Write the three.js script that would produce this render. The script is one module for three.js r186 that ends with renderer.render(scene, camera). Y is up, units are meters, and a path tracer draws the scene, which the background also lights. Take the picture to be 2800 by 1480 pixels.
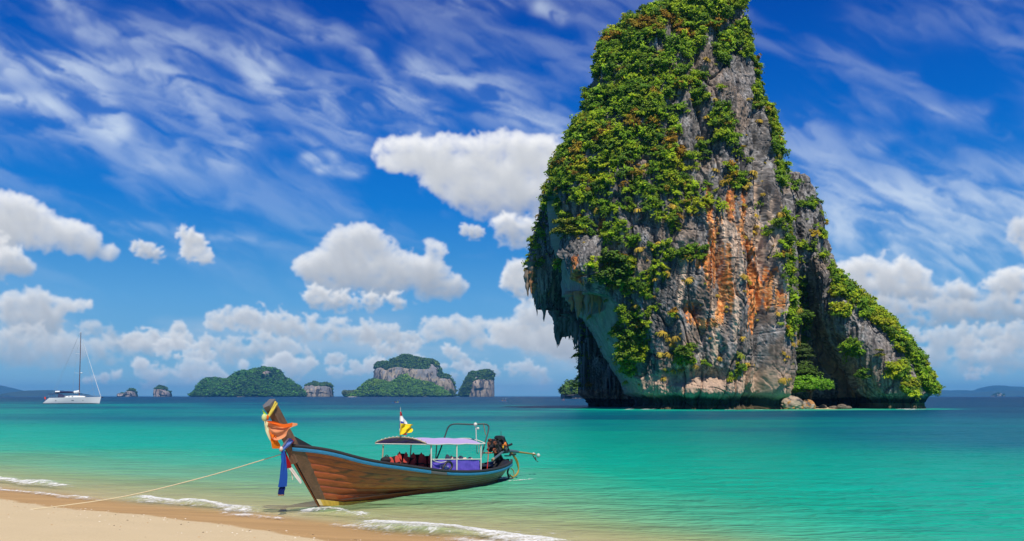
import * as THREE from 'three';
import { mergeGeometries, mergeVertices } from 'three/addons/utils/BufferGeometryUtils.js';
import { MarchingCubes } from 'three/addons/objects/MarchingCubes.js';
import { RoundedBoxGeometry } from 'three/addons/geometries/RoundedBoxGeometry.js';
import { ConvexGeometry } from 'three/addons/geometries/ConvexGeometry.js';

// ------------------------------------------------------------------ camera, sun, exposure
const EYE = 3.0, FOC = 2425, CX = 1400, HZ = 1084;           // eye height in m; focal length, centre and horizon in photo pixels (2800 x 1480)
const scene = new THREE.Scene();
const camera = new THREE.PerspectiveCamera(2 * Math.atan(740 / FOC) * 180 / Math.PI, 2800 / 1480, 0.1, 90000);
camera.position.set(0, EYE, 0);
camera.lookAt(0, EYE, -10);
camera.setViewOffset(2800, 1480, 0, 740 - HZ, 2800, 1480);   // a lens shifted upwards keeps the horizon low and uprights upright
const renderer = new THREE.WebGLRenderer({ antialias: true });
renderer.toneMapping = THREE.LinearToneMapping;
renderer.toneMappingExposure = 1.0;
renderer.shadowMap.enabled = true;
const SUN_EL = 57 * Math.PI / 180, SUN_AZ = 16 * Math.PI / 180;
const SUN = new THREE.Vector3(Math.sin(SUN_AZ) * Math.cos(SUN_EL), Math.sin(SUN_EL), Math.cos(SUN_AZ) * Math.cos(SUN_EL));
const sun = new THREE.DirectionalLight(new THREE.Color(1.0, 0.95, 0.84), 5.0);
sun.name = 'sun'; sun.position.copy(SUN).multiplyScalar(400); sun.castShadow = true;
Object.assign(sun.shadow.camera, { left: -300, right: 300, top: 300, bottom: -300, near: 1, far: 1200 });
sun.shadow.mapSize.set(4096, 4096); sun.shadow.radius = 1.2;
scene.add(sun, sun.target);

// ------------------------------------------------------------------ helpers
const V3 = (x, y, z) => new THREE.Vector3(x, y, z);
const clamp = THREE.MathUtils.clamp, lerp = THREE.MathUtils.lerp, sstep = THREE.MathUtils.smoothstep;
function rng(seed) { let s = seed | 0; return () => { s = (s + 0x6d2b79f5) | 0; let t = Math.imul(s ^ (s >>> 15), 1 | s); t = (t + Math.imul(t ^ (t >>> 7), 61 | t)) ^ t; return ((t ^ (t >>> 14)) >>> 0) / 4294967296; }; }
const PERM = new Uint8Array(512);
{ const r = rng(77), a = [...Array(256).keys()]; for (let i = 255; i > 0; i--) { const j = Math.floor(r() * (i + 1)); [a[i], a[j]] = [a[j], a[i]]; } for (let i = 0; i < 512; i++) PERM[i] = a[i & 255]; }
const fade = (t) => t * t * t * (t * (t * 6 - 15) + 10);
function g3(h, x, y, z) { h &= 15; const u = h < 8 ? x : y, v = h < 4 ? y : h === 12 || h === 14 ? x : z; return ((h & 1) ? -u : u) + ((h & 2) ? -v : v); }
function n3(x, y, z) {                                        // gradient noise, about -1 .. 1
  const xf = Math.floor(x), yf = Math.floor(y), zf = Math.floor(z), X = xf & 255, Y = yf & 255, Z = zf & 255;
  x -= xf; y -= yf; z -= zf;
  const u = fade(x), v = fade(y), w = fade(z), A = PERM[X] + Y, AA = PERM[A] + Z, AB = PERM[A + 1] + Z, B = PERM[X + 1] + Y, BA = PERM[B] + Z, BB = PERM[B + 1] + Z;
  const a = g3(PERM[AA], x, y, z), b = g3(PERM[BA], x - 1, y, z), c = g3(PERM[AB], x, y - 1, z), d = g3(PERM[BB], x - 1, y - 1, z);
  const e = g3(PERM[AA + 1], x, y, z - 1), f = g3(PERM[BA + 1], x - 1, y, z - 1), g = g3(PERM[AB + 1], x, y - 1, z - 1), h = g3(PERM[BB + 1], x - 1, y - 1, z - 1);
  const l = (p, q, t) => p + t * (q - p);
  return l(l(l(a, b, u), l(c, d, u), v), l(l(e, f, u), l(g, h, u), v), w);
}
const n2 = (x, y) => n3(x, y, 7.31);
function fbm(x, y, z, o = 4) { let s = 0, a = 0.5; for (let i = 0; i < o; i++) { s += a * n3(x, y, z); x = x * 2.03 + 13.1; y = y * 2.03 + 5.7; z = z * 2.03 + 9.2; a *= 0.5; } return s; }
function ridge(x, y, z, o = 4) { let s = 0, a = 0.5; for (let i = 0; i < o; i++) { s += a * (1 - 2 * Math.abs(n3(x, y, z))); x = x * 2.03 + 3.1; y = y * 2.03 + 7.7; z = z * 2.03 + 1.2; a *= 0.5; } return s; }
function lut(pts) { return (x) => { if (x <= pts[0][0]) return pts[0][1]; for (let i = 1; i < pts.length; i++) if (x <= pts[i][0]) { const t = (x - pts[i - 1][0]) / (pts[i][0] - pts[i - 1][0]); return lerp(pts[i - 1][1], pts[i][1], t); } return pts[pts.length - 1][1]; }; }
function slut(pts) {                                          // smooth (cubic) table
  const n = pts.length, m = pts.map((p, i) => i === 0 ? (pts[1][1] - p[1]) / (pts[1][0] - p[0]) : i === n - 1 ? (p[1] - pts[i - 1][1]) / (p[0] - pts[i - 1][0]) : (pts[i + 1][1] - pts[i - 1][1]) / (pts[i + 1][0] - pts[i - 1][0]));
  return (x) => { if (x <= pts[0][0]) return pts[0][1]; if (x >= pts[n - 1][0]) return pts[n - 1][1]; let i = 1; while (x > pts[i][0]) i++; const h = pts[i][0] - pts[i - 1][0], t = (x - pts[i - 1][0]) / h, t2 = t * t, t3 = t2 * t; return (2 * t3 - 3 * t2 + 1) * pts[i - 1][1] + (t3 - 2 * t2 + t) * h * m[i - 1] + (-2 * t3 + 3 * t2) * pts[i][1] + (t3 - t2) * h * m[i]; };
}
const used = {};
function numbered(name) { const k = used[name] = (used[name] ?? -1) + 1; return k ? `${name}_${String(k).padStart(3, '0')}` : name; }
function tag(o, label, category, group, kind) { if (label) o.userData.label = label; if (category) o.userData.category = category; if (group) o.userData.group = group; if (kind) o.userData.kind = kind; return o; }
function shade(m) { m.castShadow = m.receiveShadow = true; return m; }
function mesh(name, geo, mat, parent = scene) { const m = shade(new THREE.Mesh(geo, mat)); m.name = parent === scene ? numbered(name) : name; parent.add(m); return m; }
function group(name, pos = [0, 0, 0], turn = 0, parent = scene) { const g = new THREE.Group(); g.name = parent === scene ? numbered(name) : name; g.position.set(...pos); g.rotation.y = turn; parent.add(g); return g; }
function std(o) { return new THREE.MeshStandardMaterial({ roughness: 0.85, ...o }); }
const lin = (r, g, b) => new THREE.Color().setRGB(r, g, b);
function leafMat(o = {}) { return new THREE.MeshPhysicalMaterial({ roughness: 0.9, side: THREE.DoubleSide, transmission: 0.32, thickness: 0, specularIntensity: 0.35, ...o }); }
function geoFrom(pos, idx, col, uv, cn = 3) {
  const g = new THREE.BufferGeometry();
  g.setAttribute('position', new THREE.BufferAttribute(pos instanceof Float32Array ? pos : new Float32Array(pos), 3));
  if (col) g.setAttribute('color', new THREE.BufferAttribute(col instanceof Float32Array ? col : new Float32Array(col), cn));
  if (uv) g.setAttribute('uv', new THREE.BufferAttribute(uv instanceof Float32Array ? uv : new Float32Array(uv), 2));
  g.setIndex(idx); g.computeVertexNormals(); return g;
}
function gridIdx(nu, nv, wrapU = false) { const a = []; for (let j = 0; j < nv - 1; j++) for (let i = 0; i < (wrapU ? nu : nu - 1); i++) { const k = (i + 1) % nu, p = j * nu + i, q = j * nu + k, r = p + nu, s = q + nu; a.push(p, q, s, p, s, r); } return a; }
function sheet(nu, nv, f, colf) {                             // grid surface; f(u,v) -> [x,y,z]
  const pos = [], uv = [], col = [];
  for (let j = 0; j < nv; j++) for (let i = 0; i < nu; i++) { const u = i / (nu - 1), v = j / (nv - 1); pos.push(...f(u, v)); uv.push(u, v); if (colf) col.push(...colf(u, v)); }
  return geoFrom(pos, gridIdx(nu, nv), colf ? col : null, uv);
}
function tube(pts, r, seg = 24, rad = 8, closed = false) { const c = new THREE.CatmullRomCurve3(pts.map((p) => p.isVector3 ? p : V3(...p)), closed, 'centripetal'); return new THREE.TubeGeometry(c, seg, r, rad, closed); }
function bar(a, b, r, r2 = r, rad = 8) { a = a.isVector3 ? a : V3(...a); b = b.isVector3 ? b : V3(...b); const d = b.clone().sub(a), g = new THREE.CylinderGeometry(r2, r, d.length(), rad, 1); g.translate(0, d.length() / 2, 0); g.applyQuaternion(new THREE.Quaternion().setFromUnitVectors(V3(0, 1, 0), d.normalize())); g.translate(a.x, a.y, a.z); return g; }
function flat(g) { const h = g.index ? g.toNonIndexed() : g; for (const k of Object.keys(h.attributes)) if (!['position', 'normal', 'uv', 'color'].includes(k)) h.deleteAttribute(k); return h; }
function join(list) { return mergeGeometries(list.map((g) => { const h = flat(g); h.deleteAttribute('color'); if (!h.attributes.uv) h.setAttribute('uv', new THREE.BufferAttribute(new Float32Array(h.attributes.position.count * 2), 2)); return h; })); }
function lathe(pts, seg = 20) { return new THREE.LatheGeometry(pts.map((p) => new THREE.Vector2(p[0], p[1])), seg); }
function ball(r, x, y, z, sx = 1, sy = 1, sz = 1, n = 10) { const g = new THREE.SphereGeometry(r, n + 4, n); g.scale(sx, sy, sz); g.translate(x, y, z); return g; }
function box(w, h, d, x, y, z, r = 0.01) { const g = new RoundedBoxGeometry(w, h, d, 2, r); g.translate(x, y, z); return g; }
const AT = (px, py, Z) => V3((px - CX) * Z / FOC, EYE - (py - HZ) * Z / FOC, -Z);   // the point at depth Z seen at a photo pixel
const ONSEA = (px, py) => { const Z = FOC * EYE / (py - HZ); return AT(px, py, Z); };

// ------------------------------------------------------------------ sky: clear air, cirrus, cumulus (a float texture round the whole sphere)
{
  const W = 4096, H = 2048, data = new Float32Array(W * H * 4);
  const s2l = (c) => { c /= 255; return c <= 0.04045 ? c / 12.92 : Math.pow((c + 0.055) / 1.055, 2.4); };
  const L3 = (r, g, b) => [s2l(r), s2l(g), s2l(b)];
  const stops = [[0, L3(150, 196, 222)], [2, L3(128, 184, 219)], [4, L3(110, 174, 220)], [6, L3(94, 165, 221)], [9, L3(60, 143, 214)], [12, L3(20, 122, 210)], [16, L3(6, 104, 200)], [20, L3(3, 88, 186)], [25, L3(1, 66, 164)], [32, L3(1, 54, 148)], [90, L3(2, 40, 135)]];
  const air = [0, 1, 2].map((c) => lut(stops.map(([e, k]) => [e, k[c]])));
  // cumulus: each line is one cloud made of puffs [x, y, r] on a plane at infinity, with brightness and greyness
  const CU = [
    { w: 1.0, b: 575, p: [[1060, 425, 44], [1105, 420, 52], [1165, 432, 62], [1235, 440, 70], [1310, 455, 80], [1390, 455, 85], [1460, 420, 60], [1500, 470, 90], [1250, 500, 70], [1340, 520, 78], [1440, 540, 80], [1520, 540, 80]] },
    { w: 1.0, b: 640, p: [[1400, 632, 46], [1450, 640, 50], [1370, 618, 26]] },
    { w: 0.95, b: 700, p: [[20, 590, 60], [62, 598, 52], [110, 630, 58], [170, 650, 46], [215, 655, 44], [262, 672, 40], [300, 695, 24], [30, 650, 60], [-30, 610, 90]] },
    { w: 0.93, b: 740, p: [[-10, 720, 60], [45, 715, 40], [75, 735, 26]] },
    { w: 0.9, b: 705, p: [[375, 676, 20], [398, 684, 26], [428, 698, 24]] },
    { w: 0.95, b: 725, p: [[515, 648, 32], [535, 668, 32], [525, 695, 34], [560, 705, 24]] },
    { w: 0.9, b: 790, p: [[828, 732, 32], [858, 738, 38], [915, 700, 50], [955, 680, 58], [1000, 640, 26], [985, 690, 60], [900, 758, 62], [980, 750, 78], [1060, 745, 74], [1125, 768, 62], [1200, 782, 50], [1245, 790, 30], [1190, 688, 34], [1165, 740, 40]] },
    { w: 0.92, b: 835, p: [[848, 805, 30], [880, 818, 34], [940, 825, 34], [1010, 826, 32], [1080, 826, 30]] },
    { w: 0.9, b: 648, p: [[1275, 632, 20], [1302, 637, 22]] },
    { w: 0.95, b: 805, p: [[1385, 770, 26], [1412, 782, 40], [1450, 795, 40], [1420, 740, 36]] },
    { w: 0.86, b: 905, p: [[20, 835, 46], [70, 832, 50], [120, 840, 46], [180, 836, 30], [230, 838, 24], [60, 890, 70], [130, 905, 60], [245, 905, 36], [300, 930, 44], [360, 940, 34]] },
    { w: 0.80, b: 985, p: [[20, 950, 70], [110, 955, 70], [200, 955, 60], [290, 960, 50], [390, 950, 40]] },
    { w: 0.86, b: 930, p: [[590, 880, 34], [640, 870, 42], [700, 880, 50], [770, 895, 50], [840, 900, 46], [920, 905, 42], [1000, 915, 50], [1080, 930, 40], [485, 902, 24]] },
    { w: 0.84, b: 985, p: [[480, 930, 30], [560, 950, 40], [640, 955, 46], [720, 950, 46], [790, 960, 40], [850, 975, 30]] },
    { w: 0.86, b: 965, p: [[1180, 905, 40], [1240, 900, 36], [1300, 920, 50], [1370, 910, 44], [1440, 920, 60], [1510, 930, 60], [1560, 950, 70], [1450, 860, 50], [1520, 870, 50]] },
    { w: 0.96, b: 1052, p: [[375, 990, 16], [392, 1012, 26], [440, 1032, 30], [505, 1015, 34], [545, 1010, 36], [585, 1028, 30], [320, 1025, 16], [420, 1046, 30], [620, 1045, 20]] },
    { w: 0.97, b: 1030, p: [[770, 975, 18], [790, 990, 24], [740, 1000, 22], [830, 1000, 26], [855, 996, 18], [800, 1022, 34], [665, 1000, 16]] },
    { w: 0.97, b: 1030, p: [[905, 1015, 14], [925, 1020, 20], [960, 1005, 20], [985, 1010, 22], [1015, 1000, 22], [1040, 1000, 20]] },
    { w: 0.97, b: 985, p: [[1135, 980, 12], [1150, 982, 14], [1222, 955, 16], [1245, 970, 22], [1272, 984, 16]] },
    { w: 0.95, b: 1030, p: [[1285, 1015, 18], [1320, 1008, 22], [1350, 1015, 22], [1400, 1010, 22], [1440, 1005, 24], [1475, 1020, 20], [1240, 1030, 14], [1490, 1040, 18]] },
    { w: 0.95, b: 810, p: [[2310, 752, 34], [2345, 742, 38], [2400, 745, 52], [2455, 750, 52], [2500, 775, 44], [2360, 790, 54], [2440, 800, 60], [2520, 815, 40], [2600, 815, 46], [2640, 830, 40], [2740, 790, 54], [2800, 800, 60]] },
    { w: 0.74, b: 885, p: [[2420, 850, 50], [2500, 862, 50], [2580, 860, 52], [2660, 860, 54], [2740, 850, 60], [2820, 850, 60]] },
    { w: 0.84, b: 1000, p: [[2500, 920, 30], [2560, 930, 44], [2630, 925, 46], [2700, 920, 46], [2770, 930, 50], [2830, 930, 50], [2560, 985, 34], [2650, 985, 44], [2740, 985, 50], [2820, 990, 50]] },
  ];
  { // the same kind of fair-weather cumulus goes on round the rest of the horizon
    const r = rng(5);
    for (let k = 0; k < 34; k++) { const side = r() < 0.5 ? -1 : 1, x = CX + side * (1650 + r() * 2800), y = 620 + r() * 400, n = 5 + Math.floor(r() * 7), s = 0.5 + (1060 - y) / 500, p = []; for (let i = 0; i < n; i++) p.push([x + (i - n / 2) * 46 * s + r() * 20, y - r() * 34 * s, (28 + r() * 34) * s]); CU.push({ w: 0.8 + 0.15 * r(), b: y + 40 * s, p }); }
  }
  { const r = rng(8); for (let k = 0; k < 34; k++) { const x = -60 + r() * 2920, y = 905 + Math.pow(r(), 0.8) * 140, n = 3 + Math.floor(r() * 5), s = 0.34 + (1060 - y) / 300, p = []; for (let i = 0; i < n; i++) p.push([x + (i - n / 2) * 34 * s + r() * 16, y - r() * 22 * s, (18 + r() * 24) * s]); CU.unshift({ w: 0.82 + 0.14 * r(), b: y + 26 * s, p }); } }
  for (const c of CU) { const q = c.w < 0.89 ? 0.84 : 0.93; for (const k of c.p) k[2] *= q; c.x0 = Math.min(...c.p.map((q) => q[0] - q[2] * 2)); c.x1 = Math.max(...c.p.map((q) => q[0] + q[2] * 2)); c.y0 = Math.min(...c.p.map((q) => q[1] - q[2] * 2)); c.y1 = Math.max(...c.p.map((q) => q[1] + q[2] * 2.4)); c.cell = 1 / (Math.max(...c.p.map((q) => q[2])) * 0.55); }
  const puff = (x, y, z, o) => { let s = 0, a = 0.55; for (let i = 0; i < o; i++) { s += a * (0.52 - 1.55 * Math.abs(n3(x, y, z)) + 0.45 * n3(x * 0.7 + 5, y * 0.7, z + 4)); x = x * 2.07 + 3; y = y * 2.07 + 8; a *= 0.52; } return s; };
  function thick(c, x, y, o = 7) {                            // > 0 inside the cloud
    const k = c.cell, rag = 0.5 / k, wx = x + rag * fbm(x * k * 0.6, y * k * 0.6, 3.3, 3), wy = y + rag * 0.8 * fbm(x * k * 0.6 + 40, y * k * 0.6, 3.3, 3);
    let s = 0;
    for (const [px, py, r] of c.p) { const dy = wy - py, d = Math.hypot(wx - px, dy > 0 ? dy * 1.1 : dy) / r; if (d < 1.8) { const t = 1 - d / 1.8; s += t * t * (3 - 2 * t) * 1.05; } }
    if (s <= 0) return -1;
    s = 1 - Math.exp(-s * 1.25);
    return s * 1.5 - 0.74 + 1.05 * puff(x * k * 0.62 + c.b, y * k * 0.72, c.w * 9, o);
  }
  // cirrus streaks [points, half width, strength]
  const CI = [
    [[[150, -20], [260, 98], [430, 100], [543, 109], [734, 175]], 46, 0.5], [[[-60, 165], [217, 190], [462, 217], [600, 310], [640, 360]], 42, 0.62], [[[-60, 255], [40, 285], [163, 304], [304, 365]], 36, 0.85],
    [[[120, 200], [230, 250], [290, 310], [330, 360]], 30, 0.65], [[[690, 190], [815, 283], [951, 365]], 46, 0.55], [[[740, 215], [978, 293], [1195, 330]], 40, 0.42], [[[1140, 185], [1277, 234], [1400, 293], [1560, 350]], 40, 0.66],
    [[[842, 436], [880, 470], [930, 470], [995, 467]], 14, 0.55], [[[800, 370], [915, 420], [990, 465]], 12, 0.4], [[[855, 430], [890, 430], [905, 450], [880, 465]], 16, 0.6], [[[380, 440], [480, 452], [610, 448]], 24, 0.26], [[[420, 300], [520, 390], [620, 430]], 70, 0.2],
    [[[700, 30], [850, 95], [1005, 145]], 26, 0.36], [[[1020, 170], [1060, 215], [1090, 260]], 24, 0.42], [[[1110, 250], [1160, 275]], 16, 0.55], [[[1230, -5], [1370, 25]], 26, 0.42], [[[1470, 25], [1515, 45], [1535, 55]], 20, 0.55],
    [[[300, 605], [390, 612], [480, 635]], 12, 0.3], [[[560, 645], [680, 650]], 8, 0.25], [[[2160, 480], [2400, 520], [2900, 500]], 70, 0.42], [[[2180, 600], [2450, 560], [2900, 570]], 55, 0.72], [[[2150, 640], [2400, 660], [2900, 680]], 60, 0.72],
    [[[2350, 380], [2410, 390]], 26, 0.4], [[[2540, 310], [2680, 320]], 20, 0.22], [[[2450, 190], [2510, 205]], 14, 0.2], [[[2380, 80], [2700, 40]], 60, 0.14], [[[2150, 340], [2250, 420]], 60, 0.25], [[[2600, 740], [2850, 720]], 40, 0.6],
    [[[-900, 120], [-500, 200], [-100, 240]], 60, 0.5], [[[2900, 260], [3300, 330], [3800, 420]], 70, 0.4], [[[-1500, 300], [-700, 380]], 60, 0.4], [[[-300, 380], [200, 395], [420, 430]], 50, 0.18],
  ].map(([p, w, s]) => ({ p, w, s, x0: Math.min(...p.map((q) => q[0])) - w * 3.4, x1: Math.max(...p.map((q) => q[0])) + w * 3.4, y0: Math.min(...p.map((q) => q[1])) - w * 3.4, y1: Math.max(...p.map((q) => q[1])) + w * 3.4 }));
  function seg(x, y, a, b) { const dx = b[0] - a[0], dy = b[1] - a[1], t = clamp(((x - a[0]) * dx + (y - a[1]) * dy) / (dx * dx + dy * dy), 0, 1); return Math.hypot(x - a[0] - t * dx, y - a[1] - t * dy); }
  const CUR = new Float32Array(3);
  for (let j = 0; j < H; j++) {
    const el = ((j + 0.5) / H - 0.5) * Math.PI, e = el * 180 / Math.PI;
    for (let i = 0; i < W; i++) {
      const o = (j * W + i) * 4; data[o + 3] = 1;
      if (e < -0.6) { data[o] = 0.1; data[o + 1] = 0.22; data[o + 2] = 0.3; continue; }
      const az = ((i + 0.5) / W - 0.25) * 2 * Math.PI, ca = Math.cos(az);
      for (let c = 0; c < 3; c++) CUR[c] = air[c](Math.max(0, e));
      let x, y, front = ca > 0.35 && e < 50;
      if (front) { x = CX + FOC * Math.tan(az); y = HZ - FOC * Math.tan(el) / ca; } else { const k = az > Math.PI ? az - 2 * Math.PI : az; x = CX + FOC * k * 1.6 + 3000; y = HZ - FOC * Math.min(el * 1.3, 1.25); }
      // cirrus
      let ci = 0;
      const near = front && Math.abs(az) < 0.8 || front && Math.abs(az - 2 * Math.PI) < 0.8, wx = x + 60 * fbm(x * 0.004, y * 0.006, 1.7, 3), wy = y + 46 * fbm(x * 0.004 + 9, y * 0.006, 4.7, near ? 5 : 3);
      const rx = x * 0.93 + y * 0.36, ry = y * 0.93 - x * 0.36;
      const q1 = near && e < 32 && e > 2 ? 1 : 0, f0 = fbm(rx * 0.0032 + 2, ry * 0.009, 2.2, 3), f1 = fbm(rx * 0.0050 + 1.1 * f0, ry * 0.0170 + 2.3 * f0, 5.2, q1 ? 6 : 3), f2 = q1 ? ridge(rx * 0.0085 + 1.5 * f1, ry * 0.036 + 2.6 * f1 + 1.4 * f0, 6.6, 4) : 0, fib = f1 + 0.30 * f2 - 0.02;
      const wisp = 0.10 + 1.15 * sstep(fib, -0.22, 0.52);
      for (const c of CI) {
        if (x < c.x0 || x > c.x1 || y < c.y0 || y > c.y1) continue;
        let d = 1e9; for (let k = 1; k < c.p.length; k++) d = Math.min(d, seg(wx, wy, c.p[k - 1], c.p[k]));
        d /= c.w; ci = 1 - (1 - ci) * (1 - clamp(c.s * Math.exp(-d * d * 0.8) * wisp * 0.66, 0, 0.9));
      }
      const veil = sstep(fbm(rx * 0.0016, ry * 0.006, 11.2, 3) + 0.5 * fib, -0.05, 0.55) * 0.20 * sstep(e, 3, 12) * (1 - 0.6 * sstep(e, 25, 60));
      ci = 1 - (1 - ci) * (1 - veil);
      CUR[0] = lerp(CUR[0], 0.70, ci); CUR[1] = lerp(CUR[1], 0.81, ci); CUR[2] = lerp(CUR[2], 0.93, ci);
      // soft bank low over the sea
      const low = sstep(fbm(x * 0.0035, y * 0.011, 21.5, 5), -0.12, 0.42) * sstep(y, 830, 930) * (1 - sstep(y, 1060, 1100) * 0.5);
      if (low > 0) { const g = 0.5 + 0.6 * fbm(x * 0.01, y * 0.03, 5.5, 4), t = low * 0.55; CUR[0] = lerp(CUR[0], 0.42 + 0.18 * g, t); CUR[1] = lerp(CUR[1], 0.56 + 0.14 * g, t); CUR[2] = lerp(CUR[2], 0.70 + 0.12 * g, t); }
      // cumulus
      for (const c of CU) {
        if (x < c.x0 || x > c.x1 || y < c.y0 || y > c.y1) continue;
        const d = thick(c, x, y); if (d <= 0) continue;
        const st = 0.26 / c.cell; let sum = 0; for (let q = 1; q <= 3; q++) sum += Math.max(0, thick(c, x - st * q * 0.35, y - st * q, q === 1 ? 5 : 3)) * (q === 3 ? 1.6 : 1);
        const lit = Math.exp(-sum * 0.5), base = sstep(y, c.b - 1.8 / c.cell, c.b + 0.6 / c.cell), a = 1 - Math.exp(-d * lerp(3.6, 1.7, base));
        const k = clamp((0.70 + 0.34 * lit - 0.14 * base) * Math.pow(c.w, 0.7), 0.4, 1);
        const hz = 0.34 * sstep(y, 850, 1040), cr = lerp(Math.pow(k, 1.7), 0.42, hz), cg = lerp(Math.pow(k, 1.56), 0.58, hz), cb = lerp(Math.pow(k, 1.36), 0.74, hz), al = (1 - 0.5 * hz) * a * clamp(c.w + 0.08, 0, 1);
        CUR[0] = lerp(CUR[0], cr, al); CUR[1] = lerp(CUR[1], cg, al); CUR[2] = lerp(CUR[2], cb, al);
      }
      data[o] = CUR[0]; data[o + 1] = CUR[1]; data[o + 2] = CUR[2];
    }
  }
  const t = new THREE.DataTexture(data, W, H, THREE.RGBAFormat, THREE.FloatType);
  t.mapping = THREE.EquirectangularReflectionMapping; t.magFilter = THREE.LinearFilter; t.needsUpdate = true;
  scene.background = t; scene.environment = t;
}

// ------------------------------------------------------------------ beach, sea bed and sea
// t: metres off the still-water line, counted away from the land (Z is the distance ahead of the camera)
const shoreT = (x, Z) => (Z - 17.75 + 0.63 * x) / 1.18 + 0.5 * n2(x * 0.16, Z * 0.16) + 0.16 * n2(x * 0.6 + 4, Z * 0.6);
function bedY(x, Z) {                                        // height of the sand
  const t = shoreT(x, Z);
  if (t < 0) return Math.min(-t * 0.062 + (t < -1.5 ? 0.02 * (-1.5 - t) : 0), 2.2) + 0.01 * n2(x * 0.9, Z * 0.9);
  return -(0.05 * Math.min(t, 9) + 0.052 * clamp(t - 9, 0, 50) + 0.02 * clamp(t - 59, 0, 250) + 0.012 * clamp(t - 300, 0, 2500));
}
const SANDTEX = (() => { // fine sand grain, with crumbs of shell
  const N = 1024, c = document.createElement('canvas'); c.width = c.height = N; const g = c.getContext('2d'), d = g.createImageData(N, N), r = rng(3);
  for (let i = 0; i < N * N; i++) { const v = 226 + (r() - 0.5) * 44; d.data[i * 4] = v; d.data[i * 4 + 1] = v - 2; d.data[i * 4 + 2] = v - 4; d.data[i * 4 + 3] = 255; }
  g.putImageData(d, 0, 0);
  for (let i = 0; i < 900; i++) { const k = r(); g.fillStyle = k < 0.35 ? 'rgba(90,62,40,0.8)' : k < 0.7 ? 'rgba(255,248,232,0.9)' : 'rgba(190,140,90,0.7)'; g.beginPath(); g.ellipse(r() * N, r() * N, 1 + r() * 2.2, 0.8 + r() * 1.4, r() * 3, 0, 7); g.fill(); }
  const t = new THREE.CanvasTexture(c); t.wrapS = t.wrapT = THREE.RepeatWrapping; t.colorSpace = THREE.SRGBColorSpace; return t;
})();
const spreadX = (i, n) => { const v = i / (n - 1) * 2 - 1, a = Math.abs(v); return Math.sign(v) * (a < 0.88 ? a / 0.88 * 0.64 : 0.64 + Math.pow((a - 0.88) / 0.12, 1.5) * 0.7); };   // columns lie closer where the bay is seen best
{
  // one sheet: fine in the bay, coarse out to the horizon
  const Zs = [2, 8, 12]; for (let k = 0; k < 230; k++) Zs.push(13 + k * 0.085); for (let k = 1; k < 60; k++) Zs.push(32.5 * Math.pow(1.112, k)); Zs.push(17500);
  const nU = 340, pos = [], col = [], uv = [];
  for (const Z of Zs) for (let i = 0; i < nU; i++) {
    const x = spreadX(i, nU) * Math.max(24, Z), t = shoreT(x, Z), y = bedY(x, Z);
    pos.push(x, y, -Z); uv.push(x / 1.6, Z / 1.6);
    const n = fbm(x * 0.7, Z * 0.9, 3, 4), n4 = fbm(x * 0.25, Z * 2.2, 8, 3);
    const wl = -1.62 - 0.06 * (x + 12), wet = sstep(t + 0.35 * n + 0.12 * n2(x * 2.2, Z * 2.2), wl - 0.1, wl + 0.1);       // sand darkened by the last wash
    let c = [0.78 + 0.05 * n, 0.62 + 0.04 * n, 0.365 + 0.03 * n];
    const w = [0.56 + 0.16 * n4 + 0.03 * n, 0.345 + 0.10 * n4 + 0.02 * n, 0.135 + 0.05 * n4];
    c = c.map((v, k) => lerp(v, w[k], wet)); const sub = sstep(t, 0.2, 1.6); c = c.map((v, k) => lerp(v, [0.62, 0.52, 0.30][k] * (1 + 0.25 * n), sub));   // clean pale sand where the sea always covers it
    col.push(...c);
  }
  const g = geoFrom(pos, gridIdx(nU, Zs.length), col, uv);
  const m = std({ vertexColors: true, roughness: 0.95, map: SANDTEX, bumpMap: SANDTEX, bumpScale: 0.004 });
  tag(mesh('beach', g, m), 'sloping sand of the beach and the sea bed, dry and pale at the lower left corner', 'beach', null, 'structure');
}

// ------------------------------------------------------------------ sea: a rippled sheet whose colour is that of its depth over the sand
const WATER = [[0, [0.60, 0.46, 0.20, 0.04]], [0.04, [0.58, 0.52, 0.24, 0.14]], [0.10, [0.46, 0.54, 0.24, 0.32]], [0.20, [0.32, 0.53, 0.25, 0.52]], [0.34, [0.18, 0.48, 0.26, 0.72]], [0.55, [0.07, 0.42, 0.25, 0.88]], [0.9, [0.008, 0.36, 0.235, 0.97]], [1.5, [0.001, 0.32, 0.225, 1]], [2.3, [0.0005, 0.275, 0.205, 1]], [3.2, [0.0005, 0.21, 0.19, 1]], [4.6, [0.0005, 0.125, 0.16, 1]], [6.5, [0.0003, 0.072, 0.125, 1]], [10, [0.0003, 0.046, 0.100, 1]], [20, [0.0003, 0.034, 0.080, 1]], [60, [0.0003, 0.030, 0.074, 1]]];
const waterK = [0, 1, 2, 3].map((k) => lut(WATER.map(([d, c]) => [d, c[k]])));
const REEF = [];                                             // shallows round the rocks: [x, Z, radius, depth]
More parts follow.
